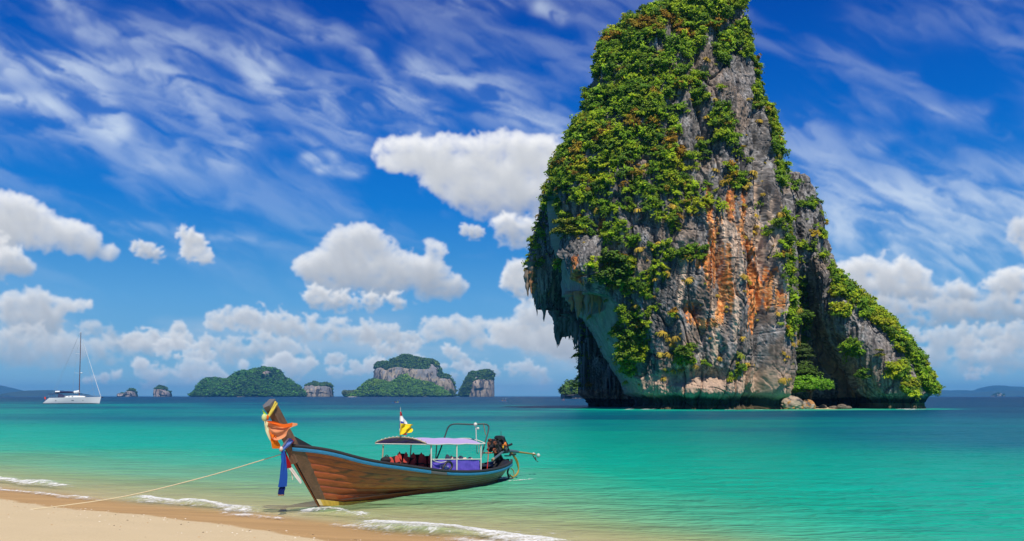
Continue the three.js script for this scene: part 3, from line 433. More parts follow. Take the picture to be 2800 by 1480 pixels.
// A bush of crooked branches; leaves sit along their outer parts, so the outline is uneven and gaps stay open.
function branchSpray(seed, { n = 9, per = 15, up = 0.7, spread = 0.9, droop = 0.25, size = 0.2, len = 0.85 } = {}) {
  const r = rng(seed), pos = [], idx = [], col = [];
  for (let k = 0; k < n; k++) {
    const a = k * 2.399 + r() * 0.9, L = len * (0.5 + 0.75 * r()), el = up * (0.2 + 1.1 * r()), dir = V3(Math.cos(a) * spread, el, Math.sin(a) * spread).normalize(), p = V3((r() - 0.5) * 0.25, (r() - 0.5) * 0.2, (r() - 0.5) * 0.25), tone0 = 0.7 + 0.55 * r();
    for (let i = 0; i < per; i++) {
      const t = (i + 0.4) / per, q = p.clone().addScaledVector(dir, L * (0.25 + 0.85 * t)); q.y -= droop * t * t * L; const w = 0.26 * (0.45 + 0.75 * Math.sin(Math.PI * Math.min(1, t * 0.85 + 0.1))); q.x += (r() - 0.5) * 2 * w; q.y += (r() - 0.5) * 1.3 * w; q.z += (r() - 0.5) * 2 * w;
      const nrm = V3((r() - 0.5) * 1.5 + dir.x * 0.4, 0.75 + (r() - 0.5) * 0.9, (r() - 0.5) * 1.5 + dir.z * 0.4).normalize(), tg = V3(r() - 0.5, r() - 0.75, r() - 0.5).cross(nrm).normalize(), b = nrm.clone().cross(tg), s = size * (0.5 + 0.9 * r()), wd = s * 0.5, v = pos.length / 3, tone = tone0 * (0.75 + 0.5 * r());
      const put = (x, y, h) => { pos.push(q.x + tg.x * x + b.x * y + nrm.x * h, q.y + tg.y * x + b.y * y + nrm.y * h, q.z + tg.z * x + b.z * y + nrm.z * h); col.push(tone * (0.9 + 0.2 * r()), tone, tone * 0.95); };
      put(-s, 0, -0.25 * s); put(0, -wd, -0.1 * s); put(0, wd, -0.1 * s); put(0.15 * s, 0, 0.14 * s); put(s, 0, -0.35 * s);
      idx.push(v, v + 1, v + 3, v, v + 3, v + 2, v + 1, v + 4, v + 3, v + 3, v + 4, v + 2);
    }
  }
  return geoFrom(pos, idx, col);
}
function tuft(seed, n = 40) { // drooping grass
  const r = rng(seed), pos = [], idx = [], col = [];
  for (let i = 0; i < n; i++) { const a = r() * 6.283, l = 0.6 + 0.6 * r(), w = 0.05 + 0.04 * r(), k = pos.length / 3, t = 0.7 + 0.6 * r(), dx = Math.cos(a), dz = Math.sin(a), P = [[0, 0], [0.35, 0.42], [0.8, 0.30], [1.05, -0.25]]; for (const [u, v] of P) { pos.push(dx * u * l - dz * w, v * l, dz * u * l + dx * w, dx * u * l + dz * w, v * l, dz * u * l - dx * w); col.push(t, t, t, t, t, t); } for (let q = 0; q < 3; q++) { const b = k + q * 2; idx.push(b, b + 1, b + 3, b, b + 3, b + 2); } }
  return geoFrom(pos, idx, col);
}
const foliageMat = leafMat({ vertexColors: true, color: lin(1.7, 1.68, 1.2) });
const sprays = [[11, {}], [12, { up: 1.3, spread: 0.6, n: 7, per: 18 }], [13, { up: 0.35, droop: 0.7, spread: 1 }], [14, { n: 6, per: 22, len: 1.0 }], [15, { up: 0.2, droop: 1.3, n: 8, len: 1.05, spread: 0.8 }], [16, { up: 1.0, n: 12, per: 11, size: 0.17 }], [17, { n: 5, per: 16, up: 1.6, spread: 0.5, len: 1.15 }], [18, { n: 10, size: 0.25, per: 9 }], [19, { up: 0.5, spread: 1.1, n: 7, per: 20, droop: 0.1 }]].map(([s, o]) => branchSpray(s, o).scale(0.76, 0.76, 0.76)), tufts = [21, 22].map((s) => tuft(s));
// where things grow on the tower: [column, row, half width, half height] on its face, + grows, - bare
const polyEdge = lut([[-100, 2060], [0, 2040], [40, 1985], [80, 1950], [130, 1925], [175, 1885], [230, 1890], [312, 1872], [370, 1858], [407, 1862], [452, 1920], [500, 1936], [545, 1960], [585, 1960]]);
const GROW = [[1503, 550, 44, 34], [1606, 540, 54, 24], [1673, 562, 32, 30], [1709, 558, 27, 22], [1781, 556, 30, 26], [1830, 606, 42, 52], [1875, 552, 84, 46], [1935, 548, 50, 38], [1575, 622, 46, 42], [1543, 664, 20, 26], [1540, 708, 13, 20], [1687, 636, 42, 36], [1731, 650, 28, 36], [1812, 686, 52, 36], [1888, 690, 42, 28], [1691, 738, 54, 54], [1713, 776, 36, 30], [1799, 744, 30, 28], [1772, 780, 30, 42], [1736, 930, 44, 84], [1758, 890, 26, 52], [1687, 910, 12, 22], [1736, 995, 36, 30], [1875, 972, 38, 30], [1933, 996, 14, 10],
  [2110, 632, 24, 44], [2115, 695, 24, 62], [2119, 775, 18, 28], [2133, 833, 20, 30], [2128, 884, 30, 48], [2007, 1012, 24, 22], [1906, 214, 20, 20], [1914, 263, 22, 24], [1967, 321, 30, 38], [1984, 372, 32, 26], [1918, 411, 34, 30], [2008, 411, 20, 14], [1967, 243, 13, 9], [1976, 160, 16, 12], [2004, 99, 32, 26], [1976, 136, 28, 22], [2008, 497, 28, 24], [1996, 465, 16, 12], [2040, 440, 10, 8], [2010, 250, 8, 7], [2080, 560, 12, 10], [1705, 840, 18, 16], [1790, 840, 16, 12], [1850, 860, 10, 8], [1960, 905, 8, 6]];
const BARE = [[1647, 222, 30, 22], [1663, 290, 15, 30], [1803, 146, 20, 14], [1717, 186, 30, 11], [1590, 300, 10, 16], [1760, 330, 12, 20], [1700, 500, 20, 12], [1640, 545, 20, 10], [1820, 350, 14, 20], [1740, 540, 18, 14], [1840, 40, 14, 12]];
function growth(x, y) {
  let g = 0; const w = 12 * n2(x * 0.03, y * 0.03);
  if (y < 580 && x + w * 2.5 < polyEdge(y)) g = sstep(polyEdge(y) - x - w * 2.5, 0, 24) * (y > 500 ? 1 - sstep(y + 30 * n2(x * 0.02, 4), 500, 565) * 0.95 : 1);
  const re = y < 150 ? lut([[0, 2000], [150, 2030]])(y) : lut([[150, 2040], [263, 2068], [358, 2102], [440, 2104], [560, 2120]])(y);
  if (y > 60 && y < 545 && x + w > re) g = Math.max(g, 0.9 * (1 - sstep(y, 500, 545)));
  for (const [cx, cy, rx, ry] of GROW) { const d = ((x + w * 0.6 - cx) / rx) ** 2 + ((y + w * 0.6 - cy) / ry) ** 2; if (d < 1) g = Math.max(g, Math.min(1, 1.7 * (1 - d))); }
  g *= 1 - 0.93 * sstep(n2(x * 0.020 + 9, y * 0.024) + 0.6 * n2(x * 0.06, y * 0.05 + 3), 0.04, 0.26);
  for (const [cx, cy, rx, ry] of BARE) { const d = ((x - cx) / rx) ** 2 + ((y - cy) / ry) ** 2; if (d < 1) g *= 0.06; }
  return g;
}
const GREENS = [[0.12, 0.215, 0.008], [0.075, 0.150, 0.008], [0.17, 0.265, 0.008], [0.105, 0.185, 0.008], [0.21, 0.285, 0.008], [0.060, 0.125, 0.010], [0.16, 0.23, 0.008], [0.24, 0.27, 0.008]], BROWNS = [[0.22, 0.125, 0.010], [0.17, 0.12, 0.010], [0.25, 0.18, 0.010]], OCHRE = [[0.30, 0.235, 0.045], [0.24, 0.17, 0.03], [0.34, 0.24, 0.04]];
function scatter(name, label, category, list, geos, mat) {    // one mass: list of {p, up, s, c, k}
  const holder = group(name); tag(holder, label, category, null, 'stuff');
  geos.forEach((g, gi) => {
    const mine = list.filter((q) => q.k % geos.length === gi); if (!mine.length) return;
    const im = shade(new THREE.InstancedMesh(g, mat, mine.length)), M = new THREE.Matrix4(), Q = new THREE.Quaternion(), S = V3(), up = V3(0, 1, 0), c = new THREE.Color(); im.name = 'foliage'; im.userData.kind = 'stuff';
    mine.forEach((q, i) => { Q.setFromUnitVectors(up, q.up).multiply(new THREE.Quaternion().setFromAxisAngle(up, q.turn)); S.set(q.s, q.s * q.sy, q.s); M.compose(q.p, Q, S); im.setMatrixAt(i, M); im.setColorAt(i, c.setRGB(...q.c)); });
    holder.add(im);
  });
  return holder;
}
function growOn(geo, seed, tries, size, mask, opts = {}) {
  const r = rng(seed), P = geo.attributes.position, N = geo.attributes.normal, { px, nu, nF, nV } = geo.userData, out = [];
  for (let k = 0; k < tries; k++) {
    const i = Math.floor(r() * (nF + 1)), j = Math.floor(r() * nV), v = j * nu + i, x = px[v * 2], y = px[v * 2 + 1], m = mask(x, y, P.getX(v), P.getY(v), P.getZ(v), N.getY(v), N.getX(v));
    const a = r(), b = r(), c = r(), d = r(), e = r(), f = r(), h = r();
    if (a > m) continue;
    const s = size(x, y) * (0.5 + 1.25 * b * b * b), n = V3(N.getX(v), N.getY(v), N.getZ(v)), pos = V3(P.getX(v), P.getY(v), P.getZ(v)).addScaledVector(n, s * 0.45);
    if (pos.y < 1.2) continue;
    const tone = fbm(pos.x * 0.16, pos.y * 0.16, pos.z * 0.16 + 3, 3), br = n3(pos.x * 0.13 + 50, pos.y * 0.13, 2.2);
    let col = (opts.palette ?? GREENS)[Math.floor(clamp((0.5 + 1.2 * tone + 0.5 * (c - 0.5)), 0, 0.999) * (opts.palette ?? GREENS).length)];
    if (!opts.palette && (br > 0.38 && d < 0.55 || d < 0.035)) col = BROWNS[Math.floor(e * 3)];
    const q = 0.8 + 0.4 * f;
    out.push({ p: pos, up: n.multiplyScalar(0.6).add(V3(0, 1, 0)).normalize(), s, sy: opts.sy ?? 0.75 + 0.4 * h, c: col.map((z) => z * q), k: Math.floor(h * 1000), turn: e * 6.28 });
  }
  return out;
}
const towerBush = growOn(towerGeo, 1, 36000, (x, y) => (y < 480 ? (x > 2010 ? 1.15 : 1.5) : 1.25), growth);
scatter('cliff_shrubs', 'thick green and brown shrubs covering the upper left face of the rock tower', 'shrubs', towerBush, sprays, foliageMat);
const grassMask = (x, y) => { const dry = Math.max(ell(x, y, 1680, 560, 60, 60), ell(x, y, 1750, 760, 70, 120), ell(x, y, 1790, 690, 70, 60), ell(x, y, 1700, 850, 60, 60), ell(x, y, 1840, 930, 60, 60), ell(x, y, 1845, 990, 60, 40), ell(x, y, 2110, 945, 30, 30), ell(x, y, 2000, 1000, 40, 50), ell(x, y, 1960, 490, 70, 60), ell(x, y, 1540, 640, 60, 60), ell(x, y, 2040, 500, 60, 60), ell(x, y, 2090, 600, 50, 100)); return (0.05 + 0.30 * dry) * (y > 40 && y < 1050 ? 1 : 0) * sstep(n2(x * 0.035, y * 0.05), -0.1, 0.4); };
const towerGrass = growOn(towerGeo, 2, 20000, () => 0.7, grassMask, { palette: [...OCHRE, [0.14, 0.17, 0.02]], sy: 1 });
scatter('dry_grass_tufts', 'ochre dry grass tufts dotted over the bare rock face of the tower', 'grass', towerGrass, tufts, foliageMat);
const wingGrow = (x, y) => { let g = 0; const edge = x - wingEdge(y) + 9 * n2(x * 0.05, y * 0.05); if (edge > 0) g = sstep(edge, 0, 14); for (const [cx, cy, rx, ry] of [[2303, 851, 18, 10], [2337, 950, 20, 22], [2451, 1012, 26, 20], [2290, 800, 12, 10], [2480, 1060, 22, 18]]) { const d = ((x - cx) / rx) ** 2 + ((y - cy) / ry) ** 2; if (d < 1) g = Math.max(g, 1.5 * (1 - d)); } return y > 1072 ? 0 : g; };
const wingEdge = slut([[690, 2236], [740, 2256], [790, 2292], [830, 2330], [900, 2400], [960, 2452], [1010, 2482], [1060, 2512], [1090, 2536]]);
const wingBush = growOn(wingGeo, 3, 17000, () => 1.55, wingGrow, { palette: [[0.11, 0.21, 0.008], [0.15, 0.245, 0.008], [0.075, 0.155, 0.008], [0.20, 0.26, 0.008], [0.22, 0.24, 0.01]] });
scatter('slope_shrubs', 'green bushes crowding the sloping back of the right hand rock', 'shrubs', wingBush, sprays, foliageMat);
const shBush = growOn(shoulderGeo, 4, 9000, () => 1.3, (x, y) => { let g = 0.012; for (const [cx, cy, rx, ry] of [[2178, 712, 16, 12], [2204, 681, 20, 15], [2215, 560, 8, 14], [2232, 640, 10, 20], [2190, 560, 10, 8], [2185, 800, 30, 60], [2180, 880, 30, 50], [2176, 940, 26, 40]]) { const d = ((x - cx) / rx) ** 2 + ((y - cy) / ry) ** 2; if (d < 1) g = Math.max(g, 1.4 * (1 - d)); } return y > 1060 ? 0 : g; });
scatter('cleft_shrubs', 'dark green bushes growing up the shaded cleft between tower and right hand rock', 'shrubs', shBush, sprays, foliageMat);
const leftBush = [...growOn(curtA, 5, 900, () => 1.15, (x, y) => (x < 1500 && y < 745 ? 0.55 * sstep(1484 + (700 - y) * 0.16 - x, -14, 6) : 0)), ...growOn(colGeo, 6, 1500, () => 1.2, (x, y) => (x < 1614 && y > 890 && y < 1065 ? 0.5 : x < 1606 && y > 860 && y < 1065 ? 0.25 : 0))];
scatter('overhang_shrubs', 'green bushes clinging to the left edge above and below the overhang', 'shrubs', leftBush, sprays, foliageMat);

// trees and bushes that stand alone
const barkMat = std({ color: lin(0.10, 0.075, 0.05), roughness: 0.95 });
function loneTree(name, label, cat, base, H, R, tint, seed, flatten = 0.62) {
  const t = group(name, [base.x, base.y, base.z]); tag(t, label, cat);
  const r = rng(seed), parts = [], wood = [bar([0, -0.3, 0], [0.15 * R, H * 0.62, 0.05 * R], 0.09 * R, 0.05 * R)];
  const n = 26; for (let k = 0; k < n; k++) { const a = k * 2.4 + r(), q = Math.sqrt((k + 0.5) / n) * R * 0.82, y = H * (0.98 - 0.46 * (q / R) ** 1.6) - r() * r() * 0.5 * H * flatten, p = V3(q * Math.cos(a), y, q * Math.sin(a)); const s = branchSpray(seed * 31 + k, { n: 11, per: 17, size: 0.16, up: 0.5, droop: 0.3 }); s.scale(R * 0.46, R * 0.38, R * 0.46); s.translate(p.x, p.y, p.z); parts.push(s); if (k % 2 === 0) wood.push(bar([0.1 * R, H * 0.45, 0], p.clone().multiplyScalar(0.95), 0.04 * R, 0.015 * R, 5)); }
  mesh('trunk', join(wood), barkMat, t);
  const g = mergeGeometries(parts); mesh('crown', g, leafMat({ vertexColors: true, color: lin(...tint) }), t); return t;
}
loneTree('tree', 'bright light green tree at the foot of the dark cleft behind the orange boulder', 'tree', AT(2212, 1104, 212), 6.4, 5.6, [0.160, 0.362, 0.010], 61);
loneTree('tree', 'greyish green tree in the cleft above the bright tree', 'tree', AT(2190, 1030, 222), 8.2, 3.4, [0.094, 0.160, 0.032], 62, 1);
loneTree('tree', 'dark leafy tree highest in the cleft, under the roof of the shoulder', 'tree', AT(2186, 930, 222), 8.5, 3.6, [0.10, 0.20, 0.012], 64, 1);
loneTree('tree', 'dull green tree between the grey green tree and the bright one below', 'tree', AT(2196, 1060, 217), 5.4, 4.0, [0.080, 0.160, 0.010], 63);
function loneBush(label, geo, cx, cy, rx, ry, tint, seed, n = 7) {
  const { px, nu, nF, nV } = geo.userData, P = geo.attributes.position, N = geo.attributes.normal; let best = -1, bd = 1e9;
  for (let j = 0; j < nV; j += 2) for (let i = 0; i <= nF; i++) { const v = j * nu + i, d = (px[v * 2] - cx) ** 2 + (px[v * 2 + 1] - cy) ** 2; if (d < bd) { bd = d; best = v; } }
  const p = V3(P.getX(best), P.getY(best), P.getZ(best)), nrm = V3(N.getX(best), 0.2, N.getZ(best)).normalize(), t = group('cliff_bush', [p.x, p.y, p.z]); tag(t, label, 'bush', 'lone bushes on the cliffs');
  const r = rng(seed), leaves = [], wood = [bar([0, 0, 0].map((q, i) => q - nrm.getComponent(i) * 0.4), nrm.clone().multiplyScalar(rx * tk * 0.5).add(V3(0, ry * tk * 0.3, 0)), 0.10, 0.05, 6)];
  for (let k = 0; k < n; k++) { const s = branchSpray(seed * 17 + k, { n: 9, per: 17, up: 0.4 + 0.2 * (k % 4), droop: 0.2 + 0.25 * (k % 3) }), q = Math.min(rx, ry) * tk * 0.62; s.scale(q, q * 0.85, q); s.translate((r() * 2 - 1) * rx * tk * 0.6 + nrm.x * q * 0.8, (r() * 2 - 1) * ry * tk * 0.62, (r() - 0.3) * q * 0.6 + nrm.z * q * 0.8); leaves.push(s); }
  mesh('stem', join(wood), barkMat, t); mesh('foliage', mergeGeometries(leaves), leafMat({ vertexColors: true, color: lin(...tint) }), t);
}
loneBush('bright green bush low on the tower, alone above the pale band of rock', towerGeo, 1875, 972, 36, 28, [0.123, 0.217, 0.008], 71);
loneBush('tall column of bright bushes low on the left part of the tower face', towerGeo, 1736, 935, 38, 80, [0.167, 0.275, 0.008], 72, 14);
loneBush('large dark green bush beside the hanging grey lobe of the overhang', towerGeo, 1691, 738, 50, 50, [0.094, 0.189, 0.009], 73, 11);
loneBush('bush with rusty top crowning the hanging grey lobe of the overhang', towerGeo, 1575, 622, 44, 38, [0.174, 0.217, 0.008], 74, 10);
loneBush('wide green bush above the orange hollow in the tower face', towerGeo, 1888, 690, 42, 26, [0.123, 0.232, 0.008], 75);
loneBush('bush on the right edge of the tower beside the cleft, lowest of that strip', towerGeo, 2128, 884, 26, 44, [0.160, 0.203, 0.008], 76);
loneBush('small rounded bush on bare grey rock, high near the right edge of tower', towerGeo, 2008, 411, 20, 14, [0.123, 0.246, 0.008], 77, 4);
loneBush('green bush on the grey face of the right hand rock, low at its middle', wingGeo, 2370, 1026, 36, 25, [0.109, 0.232, 0.008], 78);
loneBush('ochre green bush on a ledge of the right hand rock, high above the water', wingGeo, 2406, 968, 26, 14, [0.203, 0.217, 0.010], 79, 5);

// boulders and sand at the foot of the cleft
function boulder(name, label, cat, c, rx, ry, rz, seed, colf) {
  const g = mergeVertices(new THREE.IcosahedronGeometry(1, 24).deleteAttribute('normal').deleteAttribute('uv')), P = g.attributes.position, col = [];
  for (let i = 0; i < P.count; i++) { const v = V3(P.getX(i), P.getY(i), P.getZ(i)), k = 1 + 0.28 * ridge(v.x * 0.9 + seed, v.y * 0.9, v.z * 0.9, 3) - 0.12 + 0.10 * fbm(v.x * 4, v.y * 4 + seed, v.z * 4, 3); v.multiplyScalar(k); v.y = Math.max(v.y, -0.72) * (v.y > 0.45 ? 0.9 : 1); P.setXYZ(i, v.x * rx, v.y * ry, v.z * rz); col.push(...colf(v.x * rx, v.y * ry, v.z * rz)); }
  g.setAttribute('color', new THREE.BufferAttribute(new Float32Array(col), 3)); g.computeVertexNormals();
  const m = mesh(name, g, rockMat); m.position.copy(c); if (label) tag(m, label, cat); return m;
}
const tanRock = (s, o = 1) => (x, y, z) => { const f = fbm(x * 0.8 + s, y * 0.8, z * 0.8, 4), v = fbm(x * 0.4, y * 0.3 + s, z * 0.4, 3); let c = [0.33, 0.255, 0.19].map((k) => k * (1 + 0.9 * f)); if (v > 0.06) c = [0.46, 0.22, 0.075].map((k) => k * (1 + 0.5 * f) * o); if (f < -0.18) c = [0.09, 0.08, 0.075]; return y < -1.5 ? c.map((k) => k * 0.4) : c; };
{ const p = AT(2160, 1108, 207); boulder('boulder', 'large orange and tan boulder on the sand at the mouth of the cleft', 'boulder', V3(p.x, 1.1, p.z), 3.1, 2.2, 2.2, 4, tanRock(1)); }
{ const p = AT(2207, 1108, 207.5); boulder('boulder', 'smaller tan boulder touching the right side of the orange boulder', 'boulder', V3(p.x, 0.7, p.z), 1.9, 1.7, 1.6, 9, tanRock(3, 0.8)); }
[[2250, 1100, 1.0, 0.7, 'dark brown rock on the sand right of the tan boulder, under the tree'], [2282, 1104, 1.3, 0.5, 'long low brown rock between the tree and the right hand rock'], [2318, 1108, 0.9, 0.5, 'low rock at the right end of the small sand strip'], [2302, 1098, 1.2, 0.8, 'brown rock leaning against the foot of the cleft slab']].forEach(([x, y, a, b, l], i) => { const p = AT(x, y, 212 - i); boulder('boulder', l, 'rock', V3(p.x, b * 0.5, p.z), a, b, a, 20 + i, (X, Y, Z) => { const f = fbm(X + i, Y, Z, 3); return [0.15, 0.115, 0.085].map((k) => k * (1 + f)); }); });
{ const a = AT(2090, 1118, 212), b = AT(2335, 1118, 212), g = sheet(60, 14, (u, v) => { const x = lerp(a.x, b.x, u), e = Math.sin(Math.PI * u); return [x, -0.12 + 0.75 * v * e + 0.05 * n2(x, v * 4), -212 + 6.5 - v * 14]; }, (u, v) => { const f = fbm(u * 12, v * 6, 2, 3); return [0.56 + 0.1 * f, 0.42 + 0.08 * f, 0.24 + 0.05 * f]; });
  tag(mesh('sand_strip', g, std({ vertexColors: true, roughness: 0.95, side: THREE.DoubleSide })), 'small strip of pale sand under the tree at the foot of the rock', 'beach', null, 'structure'); }
REEF.push([(2200 - CX) * MPP(204), 206, 24, 0.55], [(1900 - CX) * MPP(206), 208, 34, 1.2], [(2450 - CX) * MPP(210), 210, 16, 1.1], [(1660 - CX) * MPP(230), 238, 18, 1.3]);

// ------------------------------------------------------------------ islands out at sea
// prof: skyline [column, row]; built as a solid ridge with real depth; cliff(x,y) 0..1 says where bare rock shows
function island(name, label, cat, o) {
  const { Z, prof, depth = 0.45, base = 1085.5, nu = 200, cliff = () => 0, seed = 1, steep = 2.0, tree = 7, trees = 2600, tint = 1, rockTone = [0.34, 0.26, 0.20], greens = [[0.045, 0.105, 0.016], [0.065, 0.135, 0.016], [0.035, 0.08, 0.02], [0.09, 0.15, 0.016]], slope = 0.8 } = o;
  const k = MPP(Z), x0 = prof[0][0], x1 = prof[prof.length - 1][0], top0 = slut(prof), top = (x) => top0(x) + (x1 - x0 > 60 ? 1.7 * n2(x * 0.16, seed) + 1.2 * n2(x * 0.45, seed + 5) : 0), D = (x1 - x0) * k * depth, nv = 110, pos = [], meta = [];
  const root = group(name, [0, 0, 0]); tag(root, label, cat, o.group);
  for (let j = 0; j < nv; j++) {
    const v = j / (nv - 1), ph = v * Math.PI;                      // 0 front foot, pi back foot
    for (let i = 0; i < nu; i++) {
      const u = i / (nu - 1), x = lerp(x0, x1, u), h = Math.max(0, (base - top(x)) * k), w = D * Math.pow(Math.max(0, 1 - Math.abs(2 * u - 1) ** 2.6), 0.5) + 4;
      const c = Math.cos(ph), s = Math.sin(ph), cl = v < 0.5 ? cliff(x, lerp(base, top(x), s)) : 0.2;
      const pw = lerp(slope, 0.32, cl), yy = h * Math.pow(s, 2 * pw) , zz = w * Math.sign(c) * Math.pow(Math.abs(c), lerp(1, 0.55, cl));
      const X = (x - CX) * k, n = fbm(X * 0.011 + seed, yy * 0.011, zz * 0.011, 4) * 16 * Math.min(1, h / 60) + ridge(X * 0.03 + seed, yy * 0.010, zz * 0.03, 3) * 11 * cl;
      pos.push(X, v < 0.5 && j > 0 ? yy - 1.0 + 0.15 * n * (h > 25 ? 1 : 0) : yy - 1.0, -Z + zz + n * (s > 0.15 ? 1 : 0.4) * (h > 12 ? 1 : 0.1)); meta.push(x, lerp(base, top(x), Math.pow(s, 2 * pw)), cl);
    }
  }
  const g = geoFrom(pos, gridIdx(nu, nv), new Float32Array(pos.length)), N = g.attributes.normal, col = g.attributes.color, r = rng(seed * 7 + 1), spots = [];
  if (N.getY(Math.floor(nv / 4) * nu + nu / 2) < 0) { const ix = g.index.array; for (let t = 0; t < ix.length; t += 3) { const z = ix[t]; ix[t] = ix[t + 1]; ix[t + 1] = z; } g.computeVertexNormals(); }
  for (let i = 0; i < nu * nv; i++) {
    const X = pos[i * 3], Y = pos[i * 3 + 1], Zz = pos[i * 3 + 2], x = meta[i * 3], y = meta[i * 3 + 1], cl = meta[i * 3 + 2], f = fbm(X * 0.05, Y * 0.02, Zz * 0.05 + seed, 4), b = fbm(X * 0.012, Y * 0.012, seed, 3);
    let c; const rocky = cl + 0.6 * f + 0.25 * b > 0.5 || y > base - 2.2;
    if (rocky) { const f2 = fbm(X * 0.11, Y * 0.03, Zz * 0.11 + seed, 3); c = rockTone.map((q) => q * (1 + 0.8 * f + 0.9 * f2)); if (f2 > 0.2) c = [0.05, 0.05, 0.055]; if (b + f > 0.12) c = [0.20, 0.19, 0.19].map((q) => q * (1 + 0.7 * f)); if (f < -0.16) c = [0.06, 0.06, 0.065]; if (y > base - 2) c = c.map((q) => q * 0.5); }
    else c = [0.02, 0.045, 0.012];
    col.setXYZ(i, ...c);
    meta[i * 3 + 2] = rocky ? 0 : 1;
  }
  tag(mesh('rock', g, rockMat, root));
  const idx = []; for (let i = 0; i < nu * Math.ceil(nv * 0.62); i++) if (meta[i * 3 + 2] && pos[i * 3 + 1] > 1) idx.push(i);
  const list = [];
  for (let q = 0; q < trees && idx.length; q++) { const i = idx[Math.floor(r() * idx.length)], b = fbm(pos[i * 3] * 0.014, pos[i * 3 + 1] * 0.014, seed + 9, 3), s = tree * (0.5 + 1.1 * r() * r()), c = greens[Math.floor(clamp(0.5 + 1.3 * b + 0.4 * (r() - 0.5), 0, 0.999) * greens.length)], t = (0.75 + 0.5 * r()) * tint; list.push({ p: V3(pos[i * 3] + (r() - 0.5) * s, Math.min(pos[i * 3 + 1], pos[i * 3 + 1]) + s * 0.25, pos[i * 3 + 2] + (r() - 0.5) * s), s, sy: 0.8 + 0.5 * r(), c: c.map((z) => z * t), turn: r() * 6.28, k: Math.floor(r() * 100) }); }
  if (list.length) {
    const parts = farCrowns.map((geo, gi) => { const mine = list.filter((q) => q.k % 3 === gi), im = shade(new THREE.InstancedMesh(geo, farLeaf, mine.length)), M = new THREE.Matrix4(), Q = new THREE.Quaternion(), c = new THREE.Color(); mine.forEach((q, n) => { Q.setFromAxisAngle(V3(0, 1, 0), q.turn); M.compose(q.p, Q, V3(q.s, q.s * q.sy, q.s)); im.setMatrixAt(n, M); im.setColorAt(n, c.setRGB(...q.c)); }); im.name = 'forest'; im.userData.kind = 'stuff'; root.add(im); return im; });
  }
  return root;
}
const farLeaf = leafMat({ vertexColors: true, color: lin(1.6, 1.6, 1.3) });
const farCrowns = [31, 32, 33].map((s) => branchSpray(s, { n: 8, per: 9, size: 0.34, up: 0.8 }));
const band = (x, a, b, s) => sstep(x, a - s, a + s) * (1 - sstep(x, b - s, b + s));
// the long cliff topped island with the white beach
island('cliff_island', 'largest far island, tan cliffs under a green top with a forest skirt and white beach', 'island', { Z: 4200, nu: 260, seed: 3, depth: 0.4, trees: 4200, tree: 8,
  prof: [[1022, 1080], [1023, 1050], [1026, 1010], [1030, 998], [1045, 991], [1058, 993], [1064, 1000], [1072, 988], [1090, 980], [1100, 974], [1120, 974], [1140, 980], [1158, 984], [1180, 986], [1192, 992], [1200, 1003], [1204, 1015], [1206, 1024], [1220, 1026], [1232, 1038], [1240, 1054], [1245, 1070], [1246, 1084]],
  cliff: (x, y) => clamp(band(x, 1022, 1300, 4) * (1 - sstep(y, 1060, 1075)) * sstep(y + 10 * n2(x * 0.03, y * 0.06), x > 1200 ? 1035 : 1006, x > 1200 ? 1050 : 1026) + (x > 1180 ? 0.45 : 0.12), 0, 1), slope: 0.55, rockTone: [0.33, 0.27, 0.20] });
island('forested_hill', 'bright green wooded slope in front of the largest far island, ending in a white beach', 'hill', { Z: 4000, nu: 220, seed: 8, depth: 0.35, trees: 4600, tree: 7.5, slope: 0.62,
  prof: [[940, 1084], [960, 1078], [985, 1066], [1000, 1052], [1020, 1040], [1040, 1042], [1065, 1050], [1085, 1040], [1098, 1028], [1108, 1028], [1125, 1038], [1150, 1044], [1180, 1050], [1200, 1062], [1220, 1074], [1232, 1084]],
  greens: [[0.07, 0.17, 0.016], [0.10, 0.22, 0.016], [0.05, 0.12, 0.018], [0.14, 0.25, 0.016]] });
{ // casuarina belt behind the beach: slim dark trees
  const r = rng(9), root = group('beach_trees'), N = 420, im = shade(new THREE.InstancedMesh(leafSpray(35, 60, { size: 0.26, clumps: 5, flatten: 1.7, spread: 0.25, cr: 0.38 }), farLeaf, N)), M = new THREE.Matrix4(), c = new THREE.Color(); tag(root, 'belt of slim grey green trees along the white far beach', 'trees', null, 'stuff');
  for (let i = 0; i < N; i++) { const u = r(), x = 936 + 190 * u, h = (u < 0.35 ? 17 : 12) + 8 * r(), p = AT(x, 1084, 3900 + 50 * r()); p.y = 3 + h * 0.45; M.compose(p, new THREE.Quaternion().setFromAxisAngle(V3(0, 1, 0), r() * 6), V3(h * 0.5, h * 0.55, h * 0.5)); im.setMatrixAt(i, M); const t = 0.7 + 0.6 * r(); im.setColorAt(i, c.setRGB(0.07 * t, 0.10 * t, 0.04 * t)); } im.name = 'forest'; im.userData.kind = 'stuff'; root.add(im);
  const a = AT(936, 1084, 3840), b = AT(1127, 1084, 3840), g = sheet(60, 8, (u, v) => [lerp(a.x, b.x, u), -1 + (5.2) * Math.pow(v, 0.7) * Math.min(1, 8 * u, 12 * (1 - u)) , -3840 - 70 * v + 10 * n2(u * 9, 1)]);
  tag(mesh('far_beach', g, std({ color: lin(0.72, 0.66, 0.56), roughness: 0.95, side: THREE.DoubleSide })), 'thin white strip of sand at the foot of the far forest', 'beach', null, 'structure');
}
